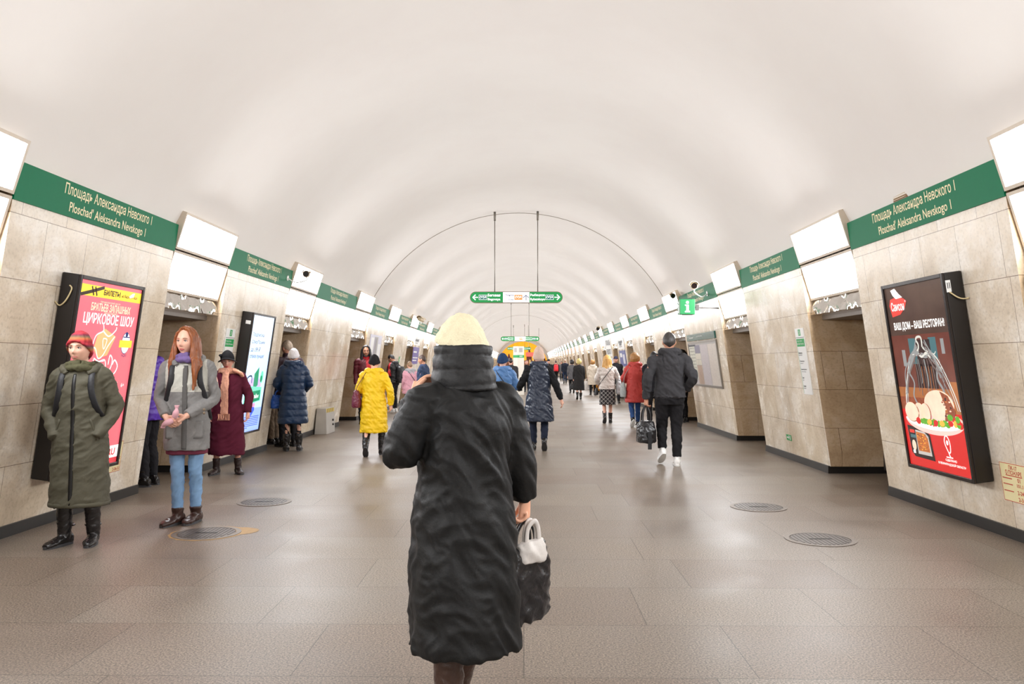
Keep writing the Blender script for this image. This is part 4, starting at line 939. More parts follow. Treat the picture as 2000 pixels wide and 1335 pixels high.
def person(label, x, y, face, h=1.65, sex='w', q=1, skin_m=None, arms=None, legs=None, coat=None, sleeves=None, cuff=None, trousers=None, skirt=None, shoes=None,
           hair=None, hat=None, scarf=None, hood=None, collar=None, head=(0, 0), hands='LR', curl=.45, hand_dir=None, palm=None, details=None, face_parts=False, group=None, lean=0, stocking=None, name='person', headscale=1.05):
    """face = compass angle (radians) of the facing direction measured from +Y towards -X; q 0 near .. 2 far"""
    s = h/1.70; M = Matrix.Translation((x, y, 0)) @ Matrix.Rotation(face, 4, 'Z') @ Matrix.Scale(s, 4)
    root = thing(name, label, 'person', None, group)
    root.location = (x, y, 0); root.rotation_euler = (0, 0, face); root.scale = (s, s, s)
    vb = (.0048, .0075, .013)[q]; vc = (.0085, .0115, .018)[q]
    A = dict(NEUTRAL); A.update(arms or {}); Lg = dict(STAND); Lg.update(legs or {})
    sk = skin_m or skin('fair', (226, 172, 148))
    hm = headM(*head); sh = SHO[sex]
    def tilt(p): return (p[0], p[1]+lean*max(0, p[2]-.8), p[2])
    if headscale != 1: hm = hm @ Matrix.Translation(V3(HC)) @ Matrix.Scale(headscale, 4) @ Matrix.Translation(-V3(HC))
    if lean: hm = Matrix.Translation((0, lean*.7, 0)) @ hm
    # ---- body
    lk = .70 if trousers else .92
    P = [xf(head_piece(), hm), limb([tilt((0, -.02, 1.40)), tilt((0, -.005, 1.47)), hm @ V3((0, .0, 1.53))], [.06, .052, .052], 16, 3)]
    for sx in (-1, 1): P.append(xf(ellipsoid((sx*.0755, .012, 1.582), (.011, .021, .031), 10, 8), hm))
    P.append(ringloft([(.82, .13, .10, 0), (.95, .145, .10, 0), (1.1, .12, .09, 0), (1.25, .14, .095, 0), (1.37, .13, .08, -.01), (1.43, .06, .055, -.01)], 20, 2.1))
    if lean: P[-1] = ([tilt(v) for v in P[-1][0]], P[-1][1])
    for sd in 'LR':
        f = -1 if sd == 'L' else 1
        E, Wr = A[sd][0], A[sd][1]; S = tilt((f*sh, -.01, 1.375))
        P.append(limb([tilt((f*.06, 0, 1.36)), S, E, Wr], [.045, .046, .036, .025], 12, 4))
        if sd in hands:
            d = V3(Wr)-V3(E); d.normalize(); dv = (hand_dir or {}).get(sd, d); pn = (palm or {}).get(sd, V3((-f, .15, 0)))
            P += hand(sd, Wr, dv, pn, curl if not isinstance(curl, dict) else curl.get(sd, .45))
        K, An = Lg[sd][0], Lg[sd][1]
        P.append(limb([(f*.085, 0, .90), (f*.09, .005, .80), K, ((K[0]+An[0])/2, (K[1]+An[1])/2-.012, (K[2]+An[2])/2+.05), An], [r_*lk for r_ in (.08, .078, .053, .050, .034)], 14, 4))
        P += foot(An, Lg[sd][2], Lg[sd][3], .225 if shoes else .235, .030 if shoes else .04, fat=.78 if shoes else 1)[0]
    body = fuse('body', P, sk, root, vb, 1 if q < 1 else 1)
    # ---- legwear
    if trousers:
        m, r = trousers; pcs = []
        pcs.append(ringloft([(.78, .165*r, .115*r, -.005), (.86, .175*r, .125*r, -.01), (.95, .17*r, .12*r, -.005), (1.04, .155*r, .11*r, 0)], 24))
        for sd in 'LR':
            f = -1 if sd == 'L' else 1; K, An = Lg[sd][0], Lg[sd][1]
            pcs.append(limb([(f*.085, -.005, .92), (f*.09, .0, .78), K, ((K[0]+An[0])/2, (K[1]+An[1])/2-.01, (K[2]+An[2])/2+.03), (An[0], An[1], An[2]+.015)], [.09*r, .088*r]+[q_*r*(.66 if shoes and shoes[1] > .18 else 1) for q_ in (.067, .062, .052)], 16, 5))
        fuse('trousers', pcs, m, root, vc, 1, folds(.005, 13, 3, (1, 1, 1.3), sh=.9))
    if skirt:
        m, hem, fl = skirt
        fuse('skirt', [ringloft([(hem, .20*fl, .15*fl, 0), (hem+.05, .20*fl, .152*fl, 0), (.86, .19, .145, -.005), (1.0, .165, .12, 0)], 32)], m, root, vc, 1, folds(.003, 8, 4, (1, 1, .6), hang=.006))
    # ---- footwear
    if shoes:
        m, shaft = shoes[0], shoes[1]; sole_m = shoes[2] if len(shoes) > 2 else M_ink
        for sd in 'LR':
            K, An = Lg[sd][0], Lg[sd][1]; pc, FM = foot(An, Lg[sd][2], Lg[sd][3], .265, .048)
            t = shaft/.40; up = V3(An).lerp(V3(K), min(1, t))
            rr = .056 if shaft > .2 else .05
            pc = pc+[limb([V3(An)-V3((0, 0, .045)), V3(An)+V3((0, -.004, .01)), V3(An).lerp(up, .5), up], [.045, rr*.92, rr if shaft < .2 else .062, rr*1.12 if shaft < .2 else .068], 16, 4)]
            o = fuse('boot' if shaft > .1 else 'shoe', pc, m, root, min(vc, .009), 1, folds(.003, 22, 6) if q < 2 else None)
            if q < 2:
                mb = MB(); n = 20; vs = []
                for zz in (-ankle_h, -ankle_h+.022):
                    for j in range(n):
                        a_ = 2*PI*j/n; yy = .058+.142*math.sin(a_); ww = .047*(1 if yy > .05 else .88)*abs(math.cos(a_))**.7*(1 if math.cos(a_) > 0 else -1); vs.append(FM @ V3((ww, yy, zz)))
                mb.add(vs, [tuple(reversed(range(n))), tuple(range(n, 2*n))]+[(j, (j+1) % n, n+(j+1) % n, n+j) for j in range(n)]); mb.build('sole', sole_m, o)
    # ---- coat
    if coat:
        m = coat['m']; hem = coat['hem']; pcs = []
        rg = coat_rings(hem, sex, coat.get('w', 1), coat.get('flare', 1), coat.get('deep', 1), coat.get('waist', 1))
        CR[:] = rg; pc = ringloft(rg, 40, coat.get('sq', 2.3)); pcs.append(([tilt(v) for v in pc[0]], pc[1]))
        sr = coat.get('sr', 1.0); b = coat.get('bulk', 1.0)
        for sd in 'LR':
            f = -1 if sd == 'L' else 1; E, Wr = A[sd]; S = tilt((f*(sh+.005), -.012, 1.365)); E = V3(E); Wv = V3(Wr)
            end = Wv+(Wv-E).normalized()*coat.get('cuff', -.005)
            pcs.append(limb([tilt((f*.09, -.01, 1.36)), S, V3(S).lerp(E, .55), E, E.lerp(end, .55), end], [.062*b, .064*sr*b, .060*sr*b, .055*sr*b, .049*sr*b, .044*sr], 18, 5))
        if coat.get('hoodie_hem'): pass
        fl = folds(coat.get('fold', .006), coat.get('ff', 9), coat.get('seed', 1), coat.get('fst', (1, 1, 1.3)), coat.get('quilt', 0), coat.get('qa', .008), sh=coat.get('sh', .55), hang=coat.get('hang', 0), zh=coat.get('zh', .95))
        slot = coat.get('slot'); ms = [m]+list(coat.get('mats', []))
        fuse(coat.get('name', 'coat'), pcs, ms, root, vc, 2, fl, slot)
    # ---- collar, hood, scarf
    if collar:
        m, r, z0, z1 = collar[:4]
        yk = 1.2 if len(collar) > 4 else 1; pcs = [ringloft([(z0-.03, r*1.15, r*1.05*yk, -.005), (z0, r*1.12, r*1.05*yk, 0), ((z0+z1)/2, r*1.05, r*1.02*yk, .008), (z1, r, r*yk, .016)], 28, 2)]
        if lean: pcs = [([tilt(v) for v in pcs[0][0]], pcs[0][1])]
        fuse('collar', pcs, m, root, vc, 1, folds(.003, 12, 8, quilt=.06 if len(collar) > 4 else 0, qa=.009))
    if hood:
        m = hood['m']; r = hood.get('r', .055); up_ = hood.get('z', 0); k = hood.get('k', 1)
        ring = [(.065*k, .09, 1.385), (.105*k, .04, 1.415), (.108*k, -.03, 1.44+up_), (.07*k, -.085, 1.445+up_), (0, -.105, 1.44+up_), (-.07*k, -.085, 1.445+up_), (-.108*k, -.03, 1.44+up_), (-.105*k, .04, 1.415), (-.065*k, .09, 1.385)]; r *= .82
        pcs = [limb([tilt(p) for p in ring], [r*.55, r*.8, r, r*1.05, r*1.1, r*1.05, r, r*.8, r*.55], 14, 4), ]
        dz = hood.get('drop', .15); e = ellipsoid((0, -.115, 1.44-dz*.42), (.105*k, .042, dz*.58), 18, 12); pcs.append(([tilt(v) for v in e[0]], e[1]))
        fuse('hood', pcs, m, root, vc, 2, folds(.007, 15, 5))
    if scarf:
        m = scarf['m']; r = scarf.get('r', .085); pcs = []
        for z, rr, ph in ((1.415, r*1.22, .3), (1.45, r*1.08, 1.9)):
            pcs.append(limb([(rr*math.cos(t+ph)*1.05, rr*math.sin(t+ph)*.95+.005, z+.018*math.sin(t*1+ph)) for t in np.linspace(0, 2*PI*.98, 12)], [.027]*12, 12, 2))
        for tail in scarf.get('tails', []):
            tail = [(t[0], front_y(t[2], t[0])+.018 if t[1] is None else t[1])+tuple(t[2:]) for t in tail]; pcs.append(limb([t[:3] for t in tail], [t[3:] for t in tail], 16, 4))
        o = fuse('scarf', pcs, m, root, vc*.8, 1, folds(.006, 20, 4, (1, 1, .5)))
        for (fx_, fy_, fz_, fw_) in scarf.get('fringe', []):
            fy_ = front_y(fz_, fx_)+.016
            for i in range(16): mb = MB(); u = fx_-fw_+2*fw_*i/15; mb.tube([(u, fy_, fz_+.02), (u+.004*math.sin(i*2), fy_+.006, fz_-.03), (u+.006*math.sin(i*3), fy_+.004, fz_-.07)], .0035, 6); mb.build('fringe', m, o)
    # ---- hair, hat
    if hair:
        k = hair['k']; m = hair['m']; pcs = []; hf = None
        if k == 'short': pcs = [cap_piece(hairline(.95, 1.45, 2.15), lambda t, p: .012*(1-.6*t)+.002)]
        elif k == 'bob': pcs = [cap_piece(hairline(.90, 2.15, 2.45), lambda t, p: .026+.012*math.sin(t*PI))]; hf = folds(.006, 14, 2, (2, 2, .5))
        elif k == 'curly': pcs = [cap_piece(hairline(.85, 1.95, 2.4), lambda t, p: .034)]; hf = folds(.012, 26, 3)
        elif k in ('long', 'wavy'):
            L = hair.get('len', 1.25); pcs = [cap_piece(hairline(hair.get('front', .72), 1.85, 2.5), lambda t, p: .016+.01*t)]
            rnd = random.Random(4)
            for i in range(hair.get('n', 15)):
                a = PI*(.36+1.28*i/(hair.get('n', 15)-1)); u = math.sin(a); v = math.cos(a)   # around from right side over the back to the left
                r0 = .088; x0, y0 = r0*u, .02+r0*1.12*v; wv = .012 if k == 'wavy' else .006; e = 1+.22*rnd.random()
                fl_ = hair.get('fwd', 0)*max(0, abs(u)-.45)
                pts = [(x0*.9, y0, 1.63), (x0*1.03, y0*1.0, 1.55), (x0*1.12+wv*rnd.uniform(-1, 1), y0*1.03+fl_*.3, 1.47), (x0*1.22*e+wv*rnd.uniform(-1, 1), y0*1.02+fl_*.8+(-.03 if v < -.3 else 0), 1.39), (x0*1.18*e, y0*.96+fl_+(-.035 if v < -.3 else 0), L+.04*rnd.random()+.05*0)]
                pcs.append(limb(pts, [.020, .023, .024, .022, .009], 10, 4))
            hf = folds(.006, 16, 2, (2.2, 2.2, .35))
        elif k == 'bun': pcs = [cap_piece(hairline(.85, 1.7, 2.3), lambda t, p: .012), ellipsoid((0, -.10, 1.64), (.045, .04, .04))]
        pcs = [xf(p_, hm) for p_ in pcs]
        fuse('hair', pcs, m, root, min(vc, .009) if q < 2 else .014, 1, hf)
    if hat:
        k = hat['k']; m = hat['m']
        tl = hat.get('tilt', .19)
        if k == 'beanie':
            lim = lambda p: 1.20+hat.get('low', 0)+tl*(1-math.cos(p))*1.6
            pc = [cap_piece(lim, lambda t, p: hat.get('th', .016)+hat.get('top', .008)*max(0, 1-t*1.5)+.006*(t > .86))]
            pc = [xf(pc[0], hm)]; fuse('knit_hat', pc, m, root, min(vc, .008) if q < 2 else .012, 1, folds(.003, 24, 4, (2, 2, .6)))
        elif k == 'brim':
            pc = [cap_piece(lambda p: 1.15+.22*(1-math.cos(p)), lambda t, p: .020+.014*(1-t))]
            n = 40; vs = []; fs = []
            for j in range(n):
                a = 2*PI*j/n
                for rr, zz in ((.95, .004), (1.46, -.012+.02*math.cos(2*a)), (1.46, -.022+.02*math.cos(2*a)), (.95, -.010)):
                    vs.append((HC[0]+.085*rr*math.sin(a), HC[1]+.105*rr*math.cos(a), HC[2]+.05-.030*(1-math.cos(a))+zz))
            for j in range(n):
                kk = (j+1) % n
                for i in range(4): fs.append((4*j+i, 4*j+(i+1) % 4, 4*kk+(i+1) % 4, 4*kk+i))
            o = fuse('hat', [xf(pc[0], hm), xf((vs, fs), hm)], m, root, .0065, 1)
            b = ellipsoid((.07, .07, 1.665), (.03, .018, .028)); fuse('hat_bow', [xf(b, hm)], m, root, .006, 1, folds(.008, 40, 3))
        elif k == 'cap':
            pc = [cap_piece(lambda p: 1.35+.06*(1-math.cos(p)), lambda t, p: .012)]; vs, fs = ellipsoid((0, .125, 1.625), (.062, .055, .008))
            fuse('cap', [xf(pc[0], hm), xf((vs, fs), hm)], m, root, .009, 1)
        elif k == 'hoodup':
            pc = [cap_piece(lambda p: 1.05+.75*(1-math.cos(p)), lambda t, p: .028)]; fuse('hood', [xf(pc[0], hm)], m, root, .011, 2, folds(.005, 14, 2))
    # ---- face details
    if face_parts:
        fm = face_parts if isinstance(face_parts, dict) else {}
        for sx in (-1, 1):
            c = HC+np.array([sx*.031, .0745, .0065]); e_ = ellipsoid(c, (.0135, .0095, .0068), 14, 10); e_ = xf(e_, hm)
            mb = MB(); mb.add(e_[0], e_[1]); eye = mb.build('eye', mat('eye_white', (236, 228, 222), .2, noise=0), root, smooth=True)
            g = fm.get('gaze', 0); i_ = xf(ellipsoid(c+np.array([g, .0068, .0]), (.0055, .0032, .0058), 12, 8), hm); mb = MB(); mb.add(i_[0], i_[1]); mb.build('iris', mat('iris_dark', (60, 48, 40), .15, noise=0), eye, smooth=True)
            up = limb([c+np.array([sx*-.014, .0075, .002]), c+np.array([0, .0105, .0072]), c+np.array([sx*.015, .0045, .002])], [.0018, .0026, .0018], 8, 3); up = xf(up, hm)
            mb = MB(); mb.add(*up); mb.build('eyelid', mat('lash', (70, 46, 38), .6, noise=0), root, smooth=True)
            br = limb([c+np.array([-sx*.016, .0155, .0195]), c+np.array([sx*.002, .0160, .0235]), c+np.array([sx*.019, .0075, .0185])], [(.0028, .0024), (.0032, .0022), (.0016, .0014)], 8, 3); br = xf(br, hm)
            mb = MB(); mb.add(*br); mb.build('eyebrow', fm.get('brow', hairm('brown', (96, 66, 48))), root, smooth=True)
        lip = fm.get('lip', (190, 104, 96)); lm_ = mat('lips_%d_%d' % (lip[0], lip[1]), lip, .4, noise=.05)
        for dz, r_ in ((-.0575, .0042), (-.0665, .0050)):
            pts = [HC+np.array([sx*.022, .083-.012*abs(sx)**2, dz+(.0012 if sx == 0 else .0)-(.002*abs(sx) if dz > -.06 else -.0035*abs(sx))]) for sx in (-1, -.5, 0, .5, 1)]
            lp = xf(limb(pts, [.0012, r_*.85, r_, r_*.85, .0012], 8, 3), hm); mb = MB(); mb.add(*lp); mb.build('lip', lm_, root, smooth=True)
        if fm.get('beard'):
            pc = xf(limb([HC+np.array(p) for p in ((-.055, .035, -.06), (-.038, .066, -.09), (0, .080, -.105), (.038, .066, -.09), (.055, .035, -.06))], [.008, .012, .016, .012, .008], 12, 4), hm)
            fuse('beard', [pc], fm['beard'], root, .009, 1, folds(.004, 30, 2))
    if details: details(root)
    return root

def strip(root, name, pts, wd, th, m, flat=None):
    """flat band along points, a child of root"""
    q = crom(pts, 5); vs, fs = tube_geo(q, [(wd/2, th/2)]*len(q), 8, flat); mb = MB(); mb.add(vs, fs); return mb.build(name, m, root, smooth=True)
def backpack(label, owner, m, sm, pos=(0, -.20, 1.18), size=(.15, .075, .22), straps=True, front=.155, q=1):
    """a pack on its wearer's back; straps run over the shoulders"""
    r = thing('backpack', label, 'backpack'); r.location = owner.location; r.rotation_euler = owner.rotation_euler; r.scale = owner.scale
    x, y, z = pos; a, b, c = size
    fuse('pack_body', [ringloft([(z-c, a*.85, b*.9, y), (z-c*.9, a, b, y), (z, a, b*1.05, y), (z+c*.75, a*.9, b*.9, y), (z+c, a*.6, b*.6, y+.01)], 28, 3.2)], m, r, .010 if q else .008, 2, folds(.004, 14, 3))
    fuse('front_pocket', [ringloft([(z-c*.85, a*.7, b*.4, y-b), (z-c*.4, a*.75, b*.5, y-b), (z+c*.1, a*.65, b*.35, y-b)], 20, 3)], m, r, .010, 2, folds(.003, 18, 5))
    if straps:
        for s_ in (-1, 1):
            strip(r, 'strap', [(s_*a*.7, y+.05, z+c*.9), (s_*.108, -.095, 1.408), (s_*.110, .0, 1.425), (s_*.112, front_y(1.365, .112)+.012, 1.365), (s_*.122, front_y(1.24, .122)+.012, 1.24), (s_*.155, front_y(1.10, .155)+.008, 1.10), (s_*.185, .0, z-c*.55), (s_*a*.9, y+.03, z-c*.7)], .05, .014, sm, (0, 1, 0))
    return r
def bag_M(owner, p):
    return owner.matrix_basis.copy() @ V3(p)
def carrier(name, label, m, loc, w_, d_, h_, rot=0, handle=.16, hm_=None, top=.8, q=1, hs=1, flap=None):
    """hand-carried bag hanging below a grip point (loc = grip)"""
    r = thing(name, label, 'bag', Matrix.Translation(loc) @ Matrix.Rotation(rot, 4, 'Z'))
    zt = -handle; fuse('bag_body', [ringloft([(zt-h_, w_*.46, d_*.5, 0), (zt-h_*.92, w_*.5, d_*.55, 0), (zt-h_*.4, w_*.5, d_*.5, 0), (zt-h_*.05, w_*.5*top, d_*.3, 0), (zt, w_*.48*top, d_*.16, 0)], 28, 3)], m, r, .009, 2, folds(.006, 14, 3))
    for s_ in (-1, 1):
        strip(r, 'handle', [(-w_*.24*hs, s_*d_*.14, zt-.04), (-w_*.20*hs, s_*d_*.11, zt+handle*.5), (0, s_*.012, -.006), (w_*.20*hs, s_*d_*.11, zt+handle*.5), (w_*.24*hs, s_*d_*.14, zt-.04)], .022, .012, hm_ or m)
    return r
def shoulder_bag(label, m, owner, sx, y, z, w_, h_, d_, strap_top=1.42, q=1, cross=False, rot=PI/2):
    r = thing('shoulder_bag', label, 'bag'); r.location = owner.location; r.rotation_euler = owner.rotation_euler; r.scale = owner.scale
    pc = ringloft([(z-h_/2, w_*.42, d_*.4, 0), (z-h_*.42, w_*.5, d_*.5, 0), (z, w_*.48, d_*.5, 0), (z+h_*.42, w_*.36, d_*.3, 0), (z+h_/2, w_*.32, d_*.15, 0)], 24, 3)
    pc = xf(pc, Matrix.Translation((sx, y, 0)) @ Matrix.Rotation(rot, 4, 'Z')); fuse('bag_body', [pc], m, r, .011, 2, folds(.006, 15, 3))
    t = -.10 if sx > 0 else .10; t = -t*1.45
    if cross: strip(r, 'strap', [(sx*.98, y+.04, z+h_*.45), (sx*.4, -.165, 1.12), (-sx*.3, -.15, 1.36), (-sx*.5, -.03, 1.445)], .022, .008, m)
    else:
        strip(r, 'strap', [(sx, y-w_*.28, z+h_*.4), (sx*.93, y-.09, 1.18), (t*.95, -.075, strap_top-.02), (t, -.02, strap_top+.012), (t*1.02, .06, strap_top-.02), (sx*.93, y+.09, 1.2), (sx, y+w_*.28, z+h_*.4)], .028, .012, m, (1, 0, 0))
    return r

# ---------------------------------------------------------------- the people, near to far
K_blk = nylon('black', (36, 35, 36), .5); K_strap = nylon('strap', (30, 30, 33), .55); D_blk = wool('trouser', (38, 37, 40)); B_blk = leather('black', (32, 29, 28), .22)
FAIR = skin('fair', (228, 176, 152)); ROSY = skin('rosy', (218, 160, 138)); TAN = skin('tan', (196, 140, 112))

# woman in the olive coat, hands in pockets
olive = mat('olive_cloth', (78, 74, 58), .75, noise=.1, nscale=6, bump=.15, bscale=160)
def det(r):
    strip(r, 'zipper', [(.01, front_y(z_)+.003, z_) for z_ in (1.38, 1.3, 1.2, 1.1, 1.0, .85, .7, .5, .34)], .030, .008, mat('zip_tape', (26, 25, 24), .4, .3, noise=0), (0, 1, 0))
    for s_ in (-1, 1): strip(r, 'pocket_welt', [(s_*.115, front_y(1.02, .115)+.002, 1.02), (s_*.165, front_y(.85, .165)+.002, .85)], .02, .02, olive, (0, 1, 0))
    strip(r, 'hem_band', [(CR[0][1]*1.01*math.copysign(abs(math.sin(t))**.87, math.sin(t)), CR[0][2]*1.01*math.copysign(abs(math.cos(t))**.87, math.cos(t)), .335) for t in np.linspace(-PI, PI, 25)], .012, .034, olive, (0, 0, 1))
    for s_ in (-1, 1):
        m_ = mat('buckle', (190, 186, 178), .25, .9, noise=0); mb = MB(); mb.tube([(s_*.10+.055*math.sin(t), -.02+.055*math.cos(t), .155) for t in np.linspace(0, 2*PI, 17)], .009, 8); mb.build('boot_strap', B_blk, r)
w1 = person('woman in a long olive coat and striped red hat by the circus poster', -3.47, 6.46, -2.98, 1.63, 'w', 0, FAIR,
    arms={'L': ((-.255, -.05, 1.10), (-.172, .085, .91)), 'R': ((.255, -.05, 1.10), (.172, .085, .91))}, legs={'L': ((-.10, .02, .49), (-.105, -.01, ankle_h), .10, 0), 'R': ((.10, .03, .49), (.105, .02, ankle_h), -.42, 0)}, hands='',
    coat=dict(m=olive, hem=.32, w=1.08, flare=1.03, deep=1.06, fold=.006, ff=8, seed=3, fst=(1, 1, 1.6), bulk=1.08, cuff=.05, sr=1.05), trousers=(D_blk, .85), shoes=(B_blk, .40),
    hat=dict(k='beanie', m=stripes('striped_knit', [(150, 34, 46), (176, 50, 50), (190, 104, 60), (120, 96, 70), (110, 40, 60), (176, 42, 56)], 11), low=-.06, tilt=.40, th=.015, top=.012), scarf=dict(m=wool('olive', (86, 84, 62)), r=.082), hood=dict(m=olive, r=.052, k=1.15, z=-.01, drop=.2),
    head=(-.12, .0), face_parts=dict(brow=hairm('tawny', (128, 96, 72)), lip=(196, 120, 110), gaze=.001), details=det)
backpack('black backpack worn by the woman in the olive coat', w1, K_blk, K_strap, (0, -.225, 1.13), (.16, .075, .22), q=0, front=.172)

# auburn-haired woman with folded hands
gry = wool('grey_coat', (128, 126, 124), .3); lgt = wool('pale_grey_coat', (186, 184, 174), .3)
def det(r):
    strip(r, 'placket', [(0, front_y(z_)+.004, z_) for z_ in (1.38, 1.3, 1.2, 1.1, 1.0, .85, .75, .66)], .04, .012, wool('placket', (96, 94, 92)), (0, 1, 0))
    for s_ in (-1, 1):
        mb = MB(); strip(r, 'patch_pocket', [(s_*.10, front_y(.90, .10)+.001, .90), (s_*.10, front_y(.75, .10)+.001, .75)], .11, .008, gry, (0, 1, 0))
    fuse('jumper_hem', [ringloft([(.605, .172, .128, 0), (.63, .174, .13, 0), (.72, .165, .12, 0)], 30)], wool('burgundy_knit', (110, 50, 66)), r, .009, 1, folds(.003, 10))
    for s_ in (-1, 1):
        for i in range(2): mb = MB(); vs, fs = ellipsoid((s_*.165, .165, 1.0-.03*i), (.012, .012, .012), 10, 8); mb.add(vs, fs); mb.build('cuff_button', mat('horn_button', (120, 104, 84), .4, noise=0), r, smooth=True)
w2 = person('auburn-haired woman in a two-tone grey coat and pale jeans, hands folded', -2.985, 7.33, -2.92, 1.71, 'w', 0, FAIR,
    arms={'L': ((-.222, -.01, 1.09), (-.02, .205, .945)), 'R': ((.228, -.01, 1.09), (.14, .19, .94))}, legs={'L': ((-.075, .02, .49), (-.075, -.03, ankle_h), -.35, 0), 'R': ((.07, .03, .49), (.065, .04, ankle_h), -.55, 0)},
    hand_dir={'L': V3((.75, .35, -.5)), 'R': V3((-.55, .45, -.6))}, palm={'L': V3((.3, -.9, -.1)), 'R': V3((-.2, -.9, .1))}, curl=.75,
    coat=dict(m=gry, mats=[lgt], hem=.645, w=1.0, flare=.95, deep=1.03, fold=.006, ff=8, seed=7, sr=1.0, cuff=-.02, slot=lambda c: (c[:, 2] > 1.15) & (np.abs(c[:, 0]) < .178-.12*np.clip(c[:, 2]-1.3, 0, 1)) & (c[:, 2] < 1.46)), trousers=(denim('pale', (126, 160, 196)), .88), shoes=(leather('brown', (58, 38, 32), .3), .05),
    hair=dict(k='long', m=hairm('auburn', (138, 76, 36)), len=1.18, n=24, fwd=.075, front=.62), scarf=dict(m=mat('violet_check', (110, 90, 140), .85, noise=.5, nscale=22), r=.080), hood=dict(m=gry, r=.045, k=1.05, drop=.2),
    head=(-.33, .03), face_parts=dict(brow=hairm('auburn_brow', (134, 84, 56)), lip=(186, 96, 92), gaze=.0), details=det)
backpack('black backpack of the auburn-haired woman in grey', w2, K_blk, K_strap, (-.10, -.23, 1.05), (.16, .08, .23), q=0, front=.166)
g = thing('gloves', 'pale pink gloves held in the folded hands of the auburn-haired woman', 'gloves'); g.location = w2.location; g.rotation_euler = w2.rotation_euler; g.scale = w2.scale
pk = wool('pink_glove', (214, 164, 172), .2)
for k_, p in enumerate(([(.075, .25, .915), (.12, .265, .895), (.155, .25, .87)], [(.06, .26, .94), (.045, .275, .98), (.04, .27, 1.01)])):
    fuse('glove', [limb(p, [.024, .026, .014], 12, 4)]+[limb([p[-1], tuple(V3(p[-1])+V3((.012*i-.02, .008, .035 if k_ else -.02)))], [.009, .006], 8, 2) for i in range(4)], pk, g, .006, 1)

# woman in the burgundy coat, black hat, peach scarf
bur = wool('burgundy', (84, 26, 44), .35); pch = mat('paisley_peach', (222, 160, 132), .85, noise=.35, nscale=70, bump=.2, bscale=200)
w3 = person('woman in a long burgundy coat, black brimmed hat and peach scarf, looking down', -3.80, 10.6, -2.80, 1.55, 'w', 1, ROSY,
    arms={'L': ((-.285, -.02, 1.10), (-.275, .05, .85)), 'R': ((.27, -.02, 1.10), (.26, .08, .86))}, legs={'L': ((-.13, .02, .49), (-.15, .02, ankle_h), .25, 0), 'R': ((.13, .02, .49), (.14, .0, ankle_h), -.45, 0)},
    coat=dict(m=bur, hem=.28, w=1.12, flare=1.10, deep=1.12, fold=.006, ff=7, seed=2, hang=.005, bulk=1.08, sr=1.1), shoes=(leather('dark_boot', (48, 34, 32), .4), .13),
    scarf=dict(m=pch, r=.088, tails=[[(.0, .10, 1.46, .05, .03), (.03, None, 1.36, .06, .022), (.04, None, 1.2, .07, .016), (.045, None, 1.0, .075, .014), (.045, None, .84, .078, .012)], [(-.06, .10, 1.46, .05, .03), (-.15, .09, 1.42, .05, .03), (-.20, .04, 1.37, .04, .02)]], fringe=[(.045, .19, .83, .075)]),
    hair=dict(k='short', m=hairm('chestnut', (84, 54, 42))), hat=dict(k='brim', m=mat('felt_black', (26, 25, 27), .85, noise=.1, spec=.2)), head=(-.10, -.16), face_parts=dict(lip=(186, 50, 60), brow=hairm('chestnut', (84, 54, 42))))

# violet jacket, half hidden in the first left niche
person('person in a shiny violet puffer jacket half hidden behind the auburn-haired woman', -4.34, 9.55, 1.5, 1.70, 'w', 1, FAIR, coat=dict(m=nylon('violet', (88, 48, 170), .35), hem=.76, w=1.2, deep=1.15, fold=.008, quilt=.11, qa=.008, bulk=1.2), trousers=(D_blk, 1), shoes=(B_blk, .1), hood=dict(m=nylon('violet', (78, 44, 150), .35), r=.06, k=1.1), hair=dict(k='bob', m=hairm('dark_brown', (66, 46, 36))), head=(.2, -.2))

# the nearest walker, back to the viewer
fgb = mat('black_shell', (19, 19, 19), .6, noise=.1, nscale=6, bump=.12, bscale=90, spec=.35)
w0 = person('nearest walker from behind in a long black coat and cream knit hat', -.225, 3.12, .50, 1.56, 'w', 0, skin('warm', (244, 184, 152)),
    arms={'L': ((-.270, .02, 1.17), (-.165, .135, 1.37)), 'R': ((.235, -.02, 1.13), (.285, .0, .955))}, hands='LR', hand_dir={'L': V3((.40, .12, 1)), 'R': V3((.0, .1, -1))}, palm={'L': V3((.8, -.5, 0)), 'R': V3((-1, .2, 0))}, curl={'L': .55, 'R': .95},
    legs={'L': ((-.06, .02, .49), (-.05, .03, ankle_h), .0, 0), 'R': ((.10, .10, .50), (.105, .30, ankle_h), -.05, 0)},
    coat=dict(m=fgb, hem=.385, w=1.06, flare=1.04, deep=1.3, waist=1.02, fold=.010, ff=6.8, seed=17, fst=(1.0, 1.0, 1.15), sh=.9, bulk=1.22, sr=1.1, sq=2.4, hang=.004), trousers=(D_blk, .9), shoes=(leather('cocoa', (66, 46, 38), .3), .40),
    collar=(nylon('black_collar', (20, 20, 21), .6), .116, 1.45, 1.60, 1), hair=dict(k='short', m=hairm('dark_brown', (66, 46, 36))),
    hat=dict(k='beanie', m=mat('cream_knit', (236, 226, 192), .85, noise=.1, nscale=40, bump=.5, bscale=160), low=.0, tilt=.16, th=.024, top=.004), head=(.05, .0))
gp = w0.matrix_basis @ V3((.262, .045, .865)); 
gp = Matrix.LocRotScale(w0.location, w0.rotation_euler, w0.scale) @ V3((.290, .03, .868))
carrier('handbag', 'black leather tote hanging from the right hand of the nearest walker', leather('tote', (28, 27, 30), .3), gp, .29, .12, .29, .95, .10, None, 1.0, 0)
cb = carrier('carrier_bag', 'crumpled white bag hanging with the black tote from the same hand', nylon('white_bag', (214, 208, 202), .5), gp+V3((.035, -.02, 0)), .15, .06, .09, .8, .075, None, .9, 0)

